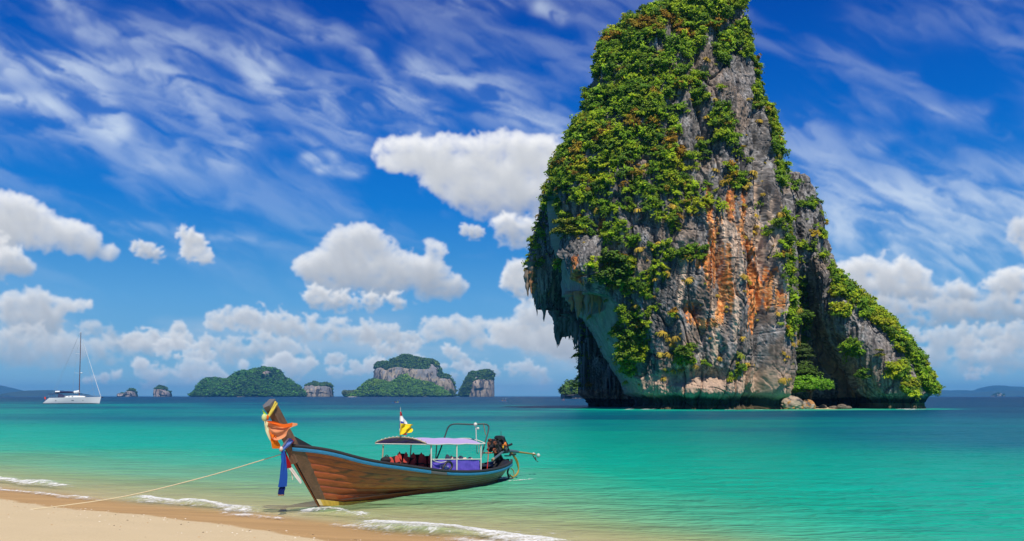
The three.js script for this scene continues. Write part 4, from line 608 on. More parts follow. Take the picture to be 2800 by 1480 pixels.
island('round_island', 'rounded far island with bare tan cliffs on its right, right of the largest one', 'island', { Z: 4100, nu: 160, seed: 12, depth: 0.75, trees: 1700, tree: 7, slope: 0.5,
  prof: [[1257, 1084], [1260, 1070], [1268, 1052], [1278, 1035], [1285, 1022], [1295, 1018], [1308, 1018], [1320, 1013], [1335, 1014], [1348, 1022], [1356, 1034], [1362, 1052], [1364, 1064], [1360, 1076], [1352, 1084]],
  cliff: (x, y) => clamp(sstep(x + 0.4 * (y - 1050), 1290, 1312) * sstep(y, 1040, 1054) + 0.35 * sstep(x, 1280, 1300), 0, 1), rockTone: [0.34, 0.27, 0.20] });
island('green_island', 'wooded far island with a broad humped summit behind the prow', 'island', { Z: 3900, nu: 260, seed: 17, depth: 0.5, trees: 6000, tree: 8, slope: 0.66,
  prof: [[532, 1084], [540, 1079], [556, 1066], [566, 1052], [576, 1038], [584, 1035], [598, 1039], [612, 1041], [628, 1041], [640, 1034], [655, 1024], [668, 1018], [690, 1017], [702, 1011], [715, 1009], [727, 1006], [735, 1010], [744, 1009], [754, 1013], [762, 1026], [780, 1038], [796, 1050], [812, 1058], [824, 1070], [834, 1084]],
  cliff: (x, y) => 0.75 * ell(x, y, 750, 1022, 11, 10) + 0.5 * ell(x, y, 590, 1046, 24, 16), greens: [[0.040, 0.13, 0.030], [0.055, 0.165, 0.028], [0.03, 0.085, 0.032], [0.075, 0.20, 0.025]] });
island('rock_pinnacle', 'thin rock finger standing at the left end of the wooded island', 'rock', { Z: 3860, nu: 40, seed: 19, depth: 0.9, trees: 30, tree: 3, cliff: () => 0.6, prof: [[559, 1066], [560, 1054], [562, 1050], [565, 1050], [567, 1056], [568, 1068]], base: 1068 });
island('block_island', 'small squarish far island with pink tan cliffs, right of the wooded island', 'island', { Z: 4100, nu: 140, seed: 23, depth: 0.7, trees: 900, tree: 6.5, slope: 0.45,
  prof: [[832, 1084], [833, 1068], [836, 1056], [846, 1051], [852, 1050], [860, 1046], [872, 1050], [882, 1050], [894, 1048], [902, 1054], [907, 1064], [909, 1074], [910, 1084]], cliff: (x, y) => clamp(sstep(y + 5 * n2(x * 0.1, 1), 1054, 1062) + 0.15, 0, 1), rockTone: [0.35, 0.29, 0.23] });
island('rock_stack', 'lone rock stack with a green cap, far out between yacht and wooded island', 'rock', { Z: 4600, nu: 90, seed: 27, depth: 0.8, trees: 260, tree: 6.5, slope: 0.45,
  prof: [[425, 1084], [427, 1072], [430, 1062], [438, 1057], [446, 1058], [452, 1064], [456, 1070], [463, 1071], [466, 1078], [466, 1084]], cliff: (x, y) => clamp(sstep(y, 1062, 1070), 0, 1), rockTone: [0.36, 0.28, 0.24] });
island('rock_stack', 'low jagged pair of grey rocks just right of the yacht bow', 'rock', { Z: 4700, nu: 100, seed: 29, depth: 0.6, trees: 160, tree: 6, slope: 0.45,
  prof: [[325, 1084], [327, 1077], [331, 1075], [336, 1079], [342, 1076], [348, 1077], [353, 1070], [358, 1066], [364, 1066], [369, 1072], [373, 1084]], cliff: (x, y) => clamp(0.4 + sstep(y, 1070, 1076), 0, 1), rockTone: [0.33, 0.27, 0.24] });
island('leafy_islet', 'little leafy islet on the horizon at the left foot of the rock tower', 'islet', { Z: 1150, base: 1090.5, nu: 90, seed: 33, depth: 0.7, trees: 520, tree: 4.2, slope: 0.6,
  prof: [[1533, 1090], [1534, 1076], [1538, 1064], [1548, 1058], [1556, 1055], [1566, 1048], [1578, 1051], [1588, 1056], [1598, 1062], [1620, 1066], [1640, 1090]], cliff: (x, y) => clamp(sstep(y, 1074, 1082) * 0.8, 0, 1), rockTone: [0.26, 0.23, 0.21], greens: [[0.06, 0.14, 0.016], [0.08, 0.17, 0.016], [0.05, 0.11, 0.02], [0.11, 0.2, 0.016]] });
// hazy hills far behind
function hills(label, Z, prof, c, seed) {
  const k = MPP(Z), x0 = prof[0][0], x1 = prof[prof.length - 1][0], top = slut(prof), nu = 160, nv = 30;
  const g = sheet(nu, nv, (u, v) => { const x = lerp(x0, x1, u), h = Math.max(0, (1084.6 - top(x)) * k), s = Math.sin(v * Math.PI); return [(x - CX) * k, h * Math.pow(s, 1.2) * (1 + 0.06 * fbm(u * 18, v * 6, seed, 3)) - 2, -Z + Math.cos(v * Math.PI) * 900 + 160 * fbm(u * 12, v * 5, seed + 4, 4)]; }, (u, v) => { const f = fbm(u * 40, v * 20, seed, 3); return c.map((q) => q * (1 + 0.5 * f)); });
  tag(mesh('hills', g, std({ vertexColors: true, roughness: 1, side: THREE.DoubleSide })), label, 'hills', null, 'structure');
}
hills('blue mountain chain on the horizon at the right edge', 15000, [[2440, 1084], [2500, 1074], [2545, 1065], [2568, 1071], [2580, 1067], [2598, 1074], [2612, 1069], [2624, 1067], [2640, 1073], [2656, 1075], [2685, 1071], [2705, 1061], [2728, 1054], [2748, 1058], [2772, 1057], [2800, 1064], [2850, 1072], [2950, 1084]], [0.03, 0.06, 0.05], 3);
hills('nearer blue spur in front of the mountain chain at the right', 12500, [[2660, 1084.4], [2690, 1076], [2720, 1071], [2760, 1068], [2790, 1070], [2860, 1078], [2920, 1084.4]], [0.03, 0.06, 0.05], 6);
hills('blue hills on the horizon at the left edge, behind the yacht stern', 14000, [[-160, 1084.4], [-80, 1056], [-30, 1052], [0, 1059], [14, 1068], [40, 1075], [60, 1080], [84, 1084.4]], [0.035, 0.06, 0.05], 9);
hills('small dark blue hump of land behind the yacht stern', 9500, [[106, 1084.4], [114, 1077], [126, 1068], [134, 1067], [144, 1072], [154, 1080], [160, 1084.4]], [0.035, 0.06, 0.05], 12);
island('sea_rock', 'tiny dark rock in front of the mountains at the right edge', 'rock', { Z: 8000, nu: 60, seed: 37, depth: 0.7, trees: 60, tree: 8, cliff: () => 0.5, prof: [[2713, 1084.4], [2720, 1080], [2728, 1076], [2736, 1077], [2741, 1081], [2743, 1084.4]], base: 1085 });
scene.fog = new THREE.FogExp2(new THREE.Color().setRGB(0.10, 0.48, 1.0), 0.00006);

// ------------------------------------------------------------------ the long-tail boat on the beach
// local axes: x runs aft from the foot of the stem, y up, z to the side that faces the photographer
const BO = V3(-5.1908, 0, -23.931), BA = Math.acos(0.53261), BD = V3(0.53261, 0, -0.84636), BN = V3(0.84636, 0, 0.53261);
function BP(px, py, b) { const k = (px - CX) / FOC, Z0 = 23.931, s = (k * (Z0 - b * BN.z) - BO.x - b * BN.x) / (BD.x + k * BD.z), Z = Z0 - s * BD.z - b * BN.z; return V3(s, EYE - (py - HZ) * Z / FOC, b); }
const boat = group('longtail_boat', [BO.x, 0, BO.z], BA);
tag(boat, 'brown wooden long-tail boat with purple canopy and tall prow, nosed onto the beach', 'boat');
const bg = slut([[-1.2, 0.045], [-0.5, 0.24], [0.1, 0.43], [1.2, 0.64], [3, 0.77], [4.5, 0.80], [6, 0.77], [7.5, 0.66], [8.5, 0.50], [9.2, 0.29], [9.55, 0.10], [9.62, 0.03]]);
const Yg = slut([[-1.2, 1.69], [-0.5, 1.60], [0, 1.50], [1.2, 1.19], [3, 0.89], [4, 0.735], [5, 0.61], [6.6, 0.50], [8.1, 0.51], [9.2, 0.60], [9.62, 0.65]]);
const sStem = (Y) => -0.715 * Y - 0.0, sStern = (t) => lerp(8.35, 9.62, Math.pow(t, 0.7));
function hullPt(t, u, off = 0) {                              // t keel to gunwale, u stem to stern
  const s0 = sStem(1.69 * t - 0.0), s = lerp(s0, sStern(t), u), sg = lerp(-1.2, 9.62, u), yk = lerp(-0.0, -0.17, Math.min(1, u * 9)) * (1 - 0.2 * u), y = lerp(yk, Yg(sg), t);
  const full = sstep(u, 0.05, 0.6), p = lerp(0.95, 0.48, full), b = bg(sg) * Math.pow(Math.max(t, 0), p) * (1 - 0.06 * full * Math.sin(Math.PI * t)) + 0.02;
  return [s, y, b + off];
}
const woodGrain = (() => { const W = 1024, H = 256, px = new Uint8Array(W * H * 4); for (let j = 0; j < H; j++) for (let i = 0; i < W; i++) { const v = 0.74 + 0.30 * n3(i * 0.008, j * 0.16, 1) + 0.16 * n3(i * 0.03, j * 0.5, 3) + 0.10 * n3(i * 0.2, j * 0.9, 5), o = (j * W + i) * 4; px[o] = px[o + 1] = px[o + 2] = clamp(v * 255, 0, 255); px[o + 3] = 255; } const t = new THREE.DataTexture(px, W, H); t.wrapS = t.wrapT = THREE.RepeatWrapping; t.magFilter = THREE.LinearFilter; t.needsUpdate = true; return t; })();
const hullMat = new THREE.MeshPhysicalMaterial({ vertexColors: true, map: woodGrain, bumpMap: woodGrain, bumpScale: 0.004, roughness: 0.45, clearcoat: 0.6, clearcoatRoughness: 0.22, side: THREE.DoubleSide });
const darkWood = std({ color: lin(0.055, 0.034, 0.024), map: woodGrain, bumpMap: woodGrain, bumpScale: 0.004, roughness: 0.6, side: THREE.DoubleSide });
function plankColor(s, y, i, side) {
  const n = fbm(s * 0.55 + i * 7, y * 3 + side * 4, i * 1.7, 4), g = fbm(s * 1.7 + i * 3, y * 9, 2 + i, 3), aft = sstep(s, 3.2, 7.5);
  let c = [0.50, 0.105, 0.022].map((k) => k * (1 + 0.9 * n));
  const mix = (q, t) => { t = clamp(t, 0, 1); c = c.map((k, q2) => lerp(k, q[q2], t)); };
  mix([0.055, 0.026, 0.018], sstep(n + 0.8 * g, 0.12, 0.36) * 0.8 * (1 - aft * 0.5));
  if (i === 3 || i === 4) mix([0.72, 0.20, 0.030], sstep(0.5 * n3(s * 0.9, i, 3) + 0.6 * g + (i === 3 ? 0.34 : 0.0), 0.10, 0.32) * sstep(s, 0.5, 1.5) * (1 - sstep(s, 4.4, 5.4)));
  if (i === 2 || i === 5) mix([0.46, 0.19, 0.045], sstep(n3(s * 0.7, i, 8) + 0.5 * g, 0.1, 0.35) * 0.8);
  mix([0.30, 0.20, 0.085], aft * (0.38 + 0.35 * g));          // the after planks are weathered, with the green water's reflection put into their colour
  mix([0.12, 0.115, 0.06], aft * sstep(n, 0.05, 0.3) * 0.7);  // olive stands in for green water mirrored in the varnish
  if (i === 0) mix([0.06, 0.05, 0.028], 0.8);
  return c;
}
const NPL = 8, T0 = 0.15, uStem = 0.036;
for (const side of [1, -1]) {
  for (let i = 0; i < NPL; i++) {
    const a = i === 0 ? -0.02 : lerp(T0, 1, (i - 1) / (NPL - 1)), b = i === 0 ? T0 : lerp(T0, 1, i / (NPL - 1)), nu = 150, nv = 6, pos = [], col = [], uv = [];
    for (let j = 0; j < nv; j++) for (let k = 0; k < nu; k++) {
      const u = lerp(uStem * 0.6, 1, k / (nu - 1)), v = j / (nv - 1), edge = j === 0 || j === nv - 1, t = lerp(a, b, v) + (j === 0 ? 0.001 : j === nv - 1 ? -0.001 : 0);
      const p = hullPt(Math.max(t, 0), u, edge ? -0.010 : 0.006 + 0.003 * n2(i * 5.3, u * 30)); if (t < 0) p[1] -= 0.05;
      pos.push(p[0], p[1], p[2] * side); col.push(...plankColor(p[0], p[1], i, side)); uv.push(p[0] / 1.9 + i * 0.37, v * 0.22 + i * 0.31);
    }
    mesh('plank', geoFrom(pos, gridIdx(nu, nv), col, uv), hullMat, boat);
  }
  { const g = sheet(6, 30, (u, v) => { const p = hullPt(Math.max(0.001, v), u * uStem * 1.15, 0.022 * Math.min(1, 6 * (1 - u)) ); return [p[0] - 0.012 * (1 - u), p[1], p[2] * side]; }, (u, v) => { const n = fbm(u * 2, v * 9, 4, 3); return [0.17, 0.085, 0.048].map((k) => k * (1 + 0.8 * n)); }); mesh('stem_board', g, hullMat, boat); }
  { const g = sheet(80, 3, (u, v) => { const uu = u * 0.33, w = lerp(0.055, 0.006, u), t = 0.09 + 0.035 * u + (v - 0.5) * w * 2, p = hullPt(t, uu, 0.026 + 0.004 * (v > 0.2 && v < 0.8)); return [p[0], p[1], p[2] * side]; }, (u, v) => { const n = fbm(u * 30, v * 2, 3, 3); return u < 0.045 ? [0.74, 0.60, 0.33] : [0.62, 0.40, 0.055].map((k) => k * (1 + 0.6 * n)); }); mesh('yellow_stripe', g, std({ vertexColors: true, side: THREE.DoubleSide, roughness: 0.6 }), boat); }
}
{ // stem edge, inner skin, floor
  const e = []; for (let k = 0; k <= 16; k++) { const Y = 1.7 * k / 16 - 0.02; e.push([sStem(Y) - 0.014, Y, 0]); } mesh('stem_edge', tube(e, 0.026, 30, 6), std({ color: lin(0.30, 0.09, 0.03), roughness: 0.6 }), boat);
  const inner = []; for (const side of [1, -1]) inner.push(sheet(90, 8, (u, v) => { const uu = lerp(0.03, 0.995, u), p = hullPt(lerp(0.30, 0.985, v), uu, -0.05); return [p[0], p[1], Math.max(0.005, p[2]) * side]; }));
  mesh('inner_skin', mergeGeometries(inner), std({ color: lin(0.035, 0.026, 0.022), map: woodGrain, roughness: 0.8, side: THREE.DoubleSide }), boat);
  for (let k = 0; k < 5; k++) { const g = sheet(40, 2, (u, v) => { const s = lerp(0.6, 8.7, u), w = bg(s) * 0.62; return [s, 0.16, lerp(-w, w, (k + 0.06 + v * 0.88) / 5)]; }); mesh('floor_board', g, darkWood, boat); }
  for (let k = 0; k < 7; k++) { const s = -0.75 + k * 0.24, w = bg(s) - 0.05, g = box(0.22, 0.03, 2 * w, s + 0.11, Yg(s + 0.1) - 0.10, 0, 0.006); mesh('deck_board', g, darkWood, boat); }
}
function sweepRail(name, s0, s1, side, w, h, dy, db, mat, n = 90) {
  const pos = [], prof = [[-w / 2, 0], [-w / 2, h], [w / 2, h], [w / 2, 0]], uv = [];
  for (let k = 0; k <= n; k++) { const s = lerp(s0, s1, k / n), y = Yg(s), b = bg(s) + 0.02; for (let q = 0; q < 5; q++) { const p = prof[q % 4]; pos.push(s, y + dy + p[1], (b + db + p[0]) * side); uv.push(s / 2, q * 0.1); } }
  const g = geoFrom(pos, gridIdx(5, n + 1), null, uv); return mesh(name, flat(g).index ? g : g, mat, boat);
}
const railMat = std({ color: lin(0.035, 0.033, 0.036), roughness: 0.65, side: THREE.DoubleSide, map: woodGrain }), blueMat = std({ color: lin(0.035, 0.25, 0.46), roughness: 0.5, side: THREE.DoubleSide, map: woodGrain }), greyMat = std({ color: lin(0.11, 0.105, 0.10), roughness: 0.8, side: THREE.DoubleSide });
for (const side of [1, -1]) {
  sweepRail('gunwale_rail', -1.1, 9.6, side, 0.09, 0.085, 0.0, -0.01, railMat);
  if (side === 1) { sweepRail('blue_strip', -1.12, 3.82, 1, 0.035, 0.095, -0.095, 0.018, blueMat, 60); sweepRail('bare_strip', 3.82, 4.62, 1, 0.03, 0.09, -0.092, 0.016, greyMat, 16); sweepRail('blue_strip', 4.62, 9.6, 1, 0.035, 0.085, -0.085, 0.018, blueMat, 60); } else sweepRail('blue_strip', -1.12, 9.6, -1, 0.035, 0.09, -0.09, 0.018, blueMat);
}
{ // tall prow post
  const path = [[-0.86, 1.30], [-1.00, 1.62], [-1.17, 1.90], [-1.37, 2.20], [-1.58, 2.50], [-1.78, 2.76]], ww = [0.40, 0.38, 0.34, 0.33, 0.33, 0.34], th = [0.20, 0.20, 0.19, 0.19, 0.20, 0.21], pos = [], uv = [];
  const sec = (c, d, w, t) => { const a = [d[1], -d[0]]; return [[-w / 2, 0], [-w / 2 + 0.10, t / 2], [w / 2, t / 2 * 0.85], [w / 2, -t / 2 * 0.85], [-w / 2 + 0.10, -t / 2]].map(([f, z]) => [c[0] + a[0] * f, c[1] + a[1] * f, z]); };
  const cs = new THREE.CatmullRomCurve3(path.map((p) => V3(p[0], p[1], 0))), n = 24;
  const lw = lut(ww.map((q, i) => [i / 5, q])), lt = lut(th.map((q, i) => [i / 5, q]));
  for (let k = 0; k <= n; k++) { const c = cs.getPoint(k / n), d = cs.getTangent(k / n), q = sec([c.x, c.y], [d.x, d.y], lw(k / n), lt(k / n)); for (let z = 0; z < 6; z++) { pos.push(...q[z % 5]); uv.push(k / n * 0.9, z * 0.08); } }
  const g = flat(geoFrom(pos, gridIdx(6, n + 1), null, uv)); g.computeVertexNormals();
  mesh('prow_post', g, std({ color: lin(0.21, 0.115, 0.065), map: woodGrain, bumpMap: woodGrain, bumpScale: 0.005, roughness: 0.6, side: THREE.DoubleSide }), boat);
  const end = cs.getPoint(1), dt = cs.getTangent(1), capPts = []; for (const [f, w, t] of [[-0.05, 0.36, 0.225], [0.075, 0.37, 0.235]]) for (const p of sec([end.x + dt.x * f, end.y + dt.y * f], [dt.x, dt.y], w, t)) capPts.push(V3(...p));
  const capG = new ConvexGeometry(capPts); mesh('prow_cap', capG, std({ color: lin(0.13, 0.125, 0.13), roughness: 0.75 }), boat);
  const brace = new ConvexGeometry([V3(-0.85, 1.70, 0.07), V3(-0.85, 1.70, -0.07), V3(-0.30, 1.66, 0.06), V3(-0.30, 1.66, -0.06), V3(-0.95, 1.95, 0.06), V3(-0.95, 1.95, -0.06), V3(-0.9, 1.5, 0), V3(-0.3, 1.5, 0)]); mesh('prow_knee', brace, railMat, boat);
}
// canopy: corners from front to back, near and far side
const CN = [V3(3.62, 1.575, 0.82), V3(6.95, 1.435, 0.70)], CF = [V3(3.36, 1.56, -0.95), V3(6.75, 1.42, -0.85)];
const roofPt = (u, v, up = 0) => { const a = CN[0].clone().lerp(CN[1], u), b = CF[0].clone().lerp(CF[1], u), p = a.lerp(b, v); p.y += 0.175 * (1 - Math.pow(Math.abs(2 * v - 1), 2.2)) * (1 - 0.10 * u) - 0.02 * Math.sin(Math.PI * ((u * 3) % 1)) + up; return p; };
{
  const top = sheet(60, 40, (u, v) => roofPt(lerp(0.0, 0.93, u), v, 0.012 + 0.004 * n2(u * 40, v * 12)).toArray()), under = sheet(60, 40, (u, v) => roofPt(lerp(0.002, 0.928, u), lerp(0.004, 0.996, v), 0).toArray());
  mesh('canopy_cover', top, new THREE.MeshPhysicalMaterial({ color: lin(0.45, 0.34, 0.62), roughness: 0.9, transmission: 0.22, thickness: 0, side: THREE.DoubleSide }), boat);
  mesh('canopy_lining', under, new THREE.MeshPhysicalMaterial({ color: lin(0.34, 0.08, 0.62), roughness: 0.9, transmission: 0.4, thickness: 0, side: THREE.DoubleSide }), boat);
  const wht = std({ color: lin(0.62, 0.60, 0.54), roughness: 0.7 }), tan = std({ color: lin(0.42, 0.34, 0.22), roughness: 0.8 });
  const arc = (u, up = 0) => Array.from({ length: 15 }, (_, k) => roofPt(u, k / 14, up));
  mesh('canopy_edge', tube(arc(0, 0.012), 0.022, 40, 6), tan, boat); mesh('canopy_edge', tube(arc(1, 0.0), 0.018, 40, 6), wht, boat);
  mesh('canopy_rib', tube(arc(0.16, -0.02), 0.011, 40, 6), tan, boat); mesh('canopy_rib', tube(arc(0.40, -0.02), 0.011, 40, 6), tan, boat); mesh('canopy_rib', tube(arc(0.68, -0.02), 0.011, 40, 6), tan, boat);
  for (const side of [0, 1]) mesh('canopy_rail', tube(Array.from({ length: 12 }, (_, k) => roofPt(k / 11, side, -0.005)), 0.022, 30, 6), wht, boat);
  mesh('canopy_rail', bar(CN[0].clone().add(V3(0, -0.02, 0)), CF[0].clone().add(V3(0, -0.02, 0)), 0.016), wht, boat);
  for (let k = 0; k < 13; k++) { const p = roofPt(0, (k + 0.5) / 13, 0.02); mesh('lacing', tube([p.clone().add(V3(-0.03, 0.0, 0.02)), p.clone().add(V3(0.02, 0.03, 0)), p.clone().add(V3(0.10, 0.0, -0.03))], 0.010, 6, 5), wht, boat); }
  for (const [x, y0, y1, b, m, r] of [[1179, 1216, 1287, 0.76, wht, 0.024], [1249, 1217, 1290, 0.74, wht, 0.024], [1315, 1217, 1288, 0.68, wht, 0.024], [1047, 1217, 1262, -0.72, tan, 0.022], [1123, 1217, 1262, -0.72, tan, 0.02], [1193, 1217, 1262, -0.70, tan, 0.02]]) mesh('post', bar(BP(x - (b < 0 ? 2 : 0), y1, b), BP(x + (b < 0 ? 1 : 0), y0, b), r), m, boat);
  // side cloth with its print
  const c = document.createElement('canvas'); c.width = 1024; c.height = 256; const g = c.getContext('2d'), r = rng(6); g.fillStyle = '#6a55c8'; g.fillRect(0, 0, 1024, 256);
  for (let k = 0; k < 260; k++) { g.fillStyle = r() < 0.5 ? 'rgba(120,100,215,0.10)' : 'rgba(70,50,165,0.10)'; g.beginPath(); g.ellipse(r() * 1024, r() * 256, 20 + r() * 70, 6 + r() * 30, r() * 3, 0, 7); g.fill(); }
  g.strokeStyle = 'rgba(236,232,250,0.85)'; g.lineWidth = 13; g.lineCap = 'round';
  for (const p of [[[168, 118], [168, 196], [180, 200]], [[196, 104], [226, 104]], [[200, 134], [222, 128], [232, 150], [232, 200]], [[252, 110], [262, 122]], [[256, 150], [276, 140], [282, 176], [262, 196]], [[300, 134], [300, 196], [326, 136], [330, 198], [346, 198]]]) { g.beginPath(); g.moveTo(...p[0]); for (const q of p.slice(1)) g.lineTo(...q); g.stroke(); }
  const tex = new THREE.CanvasTexture(c); tex.colorSpace = THREE.SRGBColorSpace;
  const A = BP(1182, 1258, 0.735), B = BP(1310, 1258, 0.665), C = BP(1182, 1291, 0.735), D = BP(1312, 1291, 0.665);
  const cloth = sheet(60, 14, (u, v) => { const p = C.clone().lerp(D, u).lerp(A.clone().lerp(B, u), v); p.z += 0.016 * Math.sin(u * 22 + v * 5) * (1 - Math.abs(v - 0.5)) * (1 - u * 0.7) + 0.03 * n2(u * 6, v * 3) * (u < 0.4 ? 1 : 0.4); return p.toArray(); });
  mesh('side_cloth', cloth, std({ map: tex, roughness: 0.8, side: THREE.DoubleSide }), boat);
  mesh('side_cloth_rail', bar(A.clone().add(V3(0, 0.012, 0)), B.clone().add(V3(0.15, 0.012, 0)), 0.017), wht, boat);
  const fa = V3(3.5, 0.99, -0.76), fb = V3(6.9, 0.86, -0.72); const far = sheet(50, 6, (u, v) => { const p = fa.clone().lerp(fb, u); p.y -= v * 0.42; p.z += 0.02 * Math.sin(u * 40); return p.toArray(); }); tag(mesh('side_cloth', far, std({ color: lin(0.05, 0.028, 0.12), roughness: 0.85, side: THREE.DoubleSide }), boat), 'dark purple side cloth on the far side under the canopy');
  for (let k = 0; k < 5; k++) { const s = 3.9 + k * 0.62; mesh('bench', box(0.28, 0.05, 1.2, s, 0.52 - 0.02 * k, -0.05, 0.01), darkWood, boat); }
  // steel hoop over the stern end of the canopy
  const dark = std({ color: lin(0.05, 0.055, 0.06), roughness: 0.5, metalness: 0.4 });
  mesh('hoop', tube([BP(1193, 1258, -0.62), BP(1204, 1230, -0.62), BP(1217, 1192, -0.6), BP(1227, 1167, -0.55), BP(1237, 1161, -0.45), BP(1290, 1161, 0.1), BP(1330, 1161, 0.5), BP(1336, 1166, 0.56), BP(1326, 1212, 0.6), BP(1316, 1250, 0.62), BP(1306, 1288, 0.64)], 0.024, 90, 8), dark, boat);
  mesh('lamp_pole', bar(BP(1303, 1214, 0.5), BP(1301, 1166, 0.5), 0.017), wht, boat); mesh('lamp_ball', ball(0.062, ...BP(1300, 1161, 0.5).toArray()), wht, boat); mesh('lamp_ball', ball(0.045, ...BP(1307, 1172, 0.5).toArray()), wht, boat);
  mesh('cord', tube([BP(1304, 1213, 0.5), BP(1303, 1235, 0.5), BP(1306, 1241, 0.5), BP(1309, 1235, 0.5), BP(1308, 1213, 0.5)], 0.009, 30, 5), tan, boat);
  mesh('cord', tube([BP(1181, 1256, 0.77), BP(1190, 1262, 0.78), BP(1206, 1265, 0.78), BP(1222, 1262, 0.78)], 0.014, 20, 5), wht, boat);
  mesh('cord', tube([BP(1322, 1161, 0.45), BP(1328, 1190, 0.5)], 0.012, 8, 5), std({ color: lin(0.35, 0.10, 0.04) }), boat); mesh('cord', tube([BP(1333, 1210, 0.35), BP(1335, 1240, 0.35), BP(1332, 1284, 0.45)], 0.014, 20, 5), std({ color: lin(0.55, 0.03, 0.015) }), boat);
}
{ // flags above the front of the canopy
  const b = -0.10, pole = std({ color: lin(0.5, 0.48, 0.42), roughness: 0.6 });
  mesh('flag_pole', bar(BP(1094, 1196, b), BP(1095, 1114, b), 0.012, 0.008), pole, boat);
  const tri = document.createElement('canvas'); tri.width = 192; tri.height = 32; { const g = tri.getContext('2d'); [['#d01726', 0, 32], ['#f4f2f4', 32, 32], ['#2b3fae', 64, 64], ['#f4f2f4', 128, 32], ['#d01726', 160, 32]].forEach(([c, x, w]) => { g.fillStyle = c; g.fillRect(x, 0, w, 32); }); } const tt = new THREE.CanvasTexture(tri); tt.colorSpace = THREE.SRGBColorSpace;
  const cl = (L, R, bz, mat, wr) => { const cL = new THREE.CatmullRomCurve3(L.map((p) => BP(p[0], p[1], p[2] ?? bz))), cR = new THREE.CatmullRomCurve3(R.map((p) => BP(p[0], p[1], p[2] ?? bz))); return sheet(26, 40, (u, v) => { const p = cL.getPoint(v).lerp(cR.getPoint(v), u); p.z += wr * Math.sin(u * 9 + v * 6) * Math.min(1, u * 3); p.x += wr * 0.6 * Math.sin(u * 7 - v * 9) * Math.min(1, u * 3); return p.toArray(); }); };
  const f1 = cl([[1094, 1127], [1093, 1150], [1092, 1170], [1093, 1189]], [[1096, 1126], [1104, 1142], [1112, 1157], [1110, 1186]], b, null, 0.025), uvs = f1.attributes.uv; for (let i = 0; i < uvs.count; i++) { const u = uvs.getX(i), v = uvs.getY(i); uvs.setXY(i, clamp(v * 0.95 + u * (0.12 - 0.75 * v), 0, 1), 0.5); }
  mesh('tricolour_flag', f1, std({ map: tt, roughness: 0.9, side: THREE.DoubleSide }), boat);
  const y1 = cl([[1095, 1158, 0.0], [1094, 1175, 0.0], [1093, 1190, 0.0]], [[1128, 1161, 0.0], [1127, 1172, 0.0], [1126, 1182, 0.02]], 0, null, 0.04), P = y1.attributes.position; mesh('yellow_flag', y1, std({ color: lin(0.82, 0.55, 0.004), roughness: 0.9, side: THREE.DoubleSide }), boat);
  mesh('flag_tail', cl([[1099, 1187, 0.02], [1101, 1190, 0.02]], [[1110, 1183, 0.02], [1113, 1190, 0.02]], 0, null, 0.01), std({ color: lin(0.42, 0.03, 0.015), roughness: 0.9, side: THREE.DoubleSide }), boat);
}
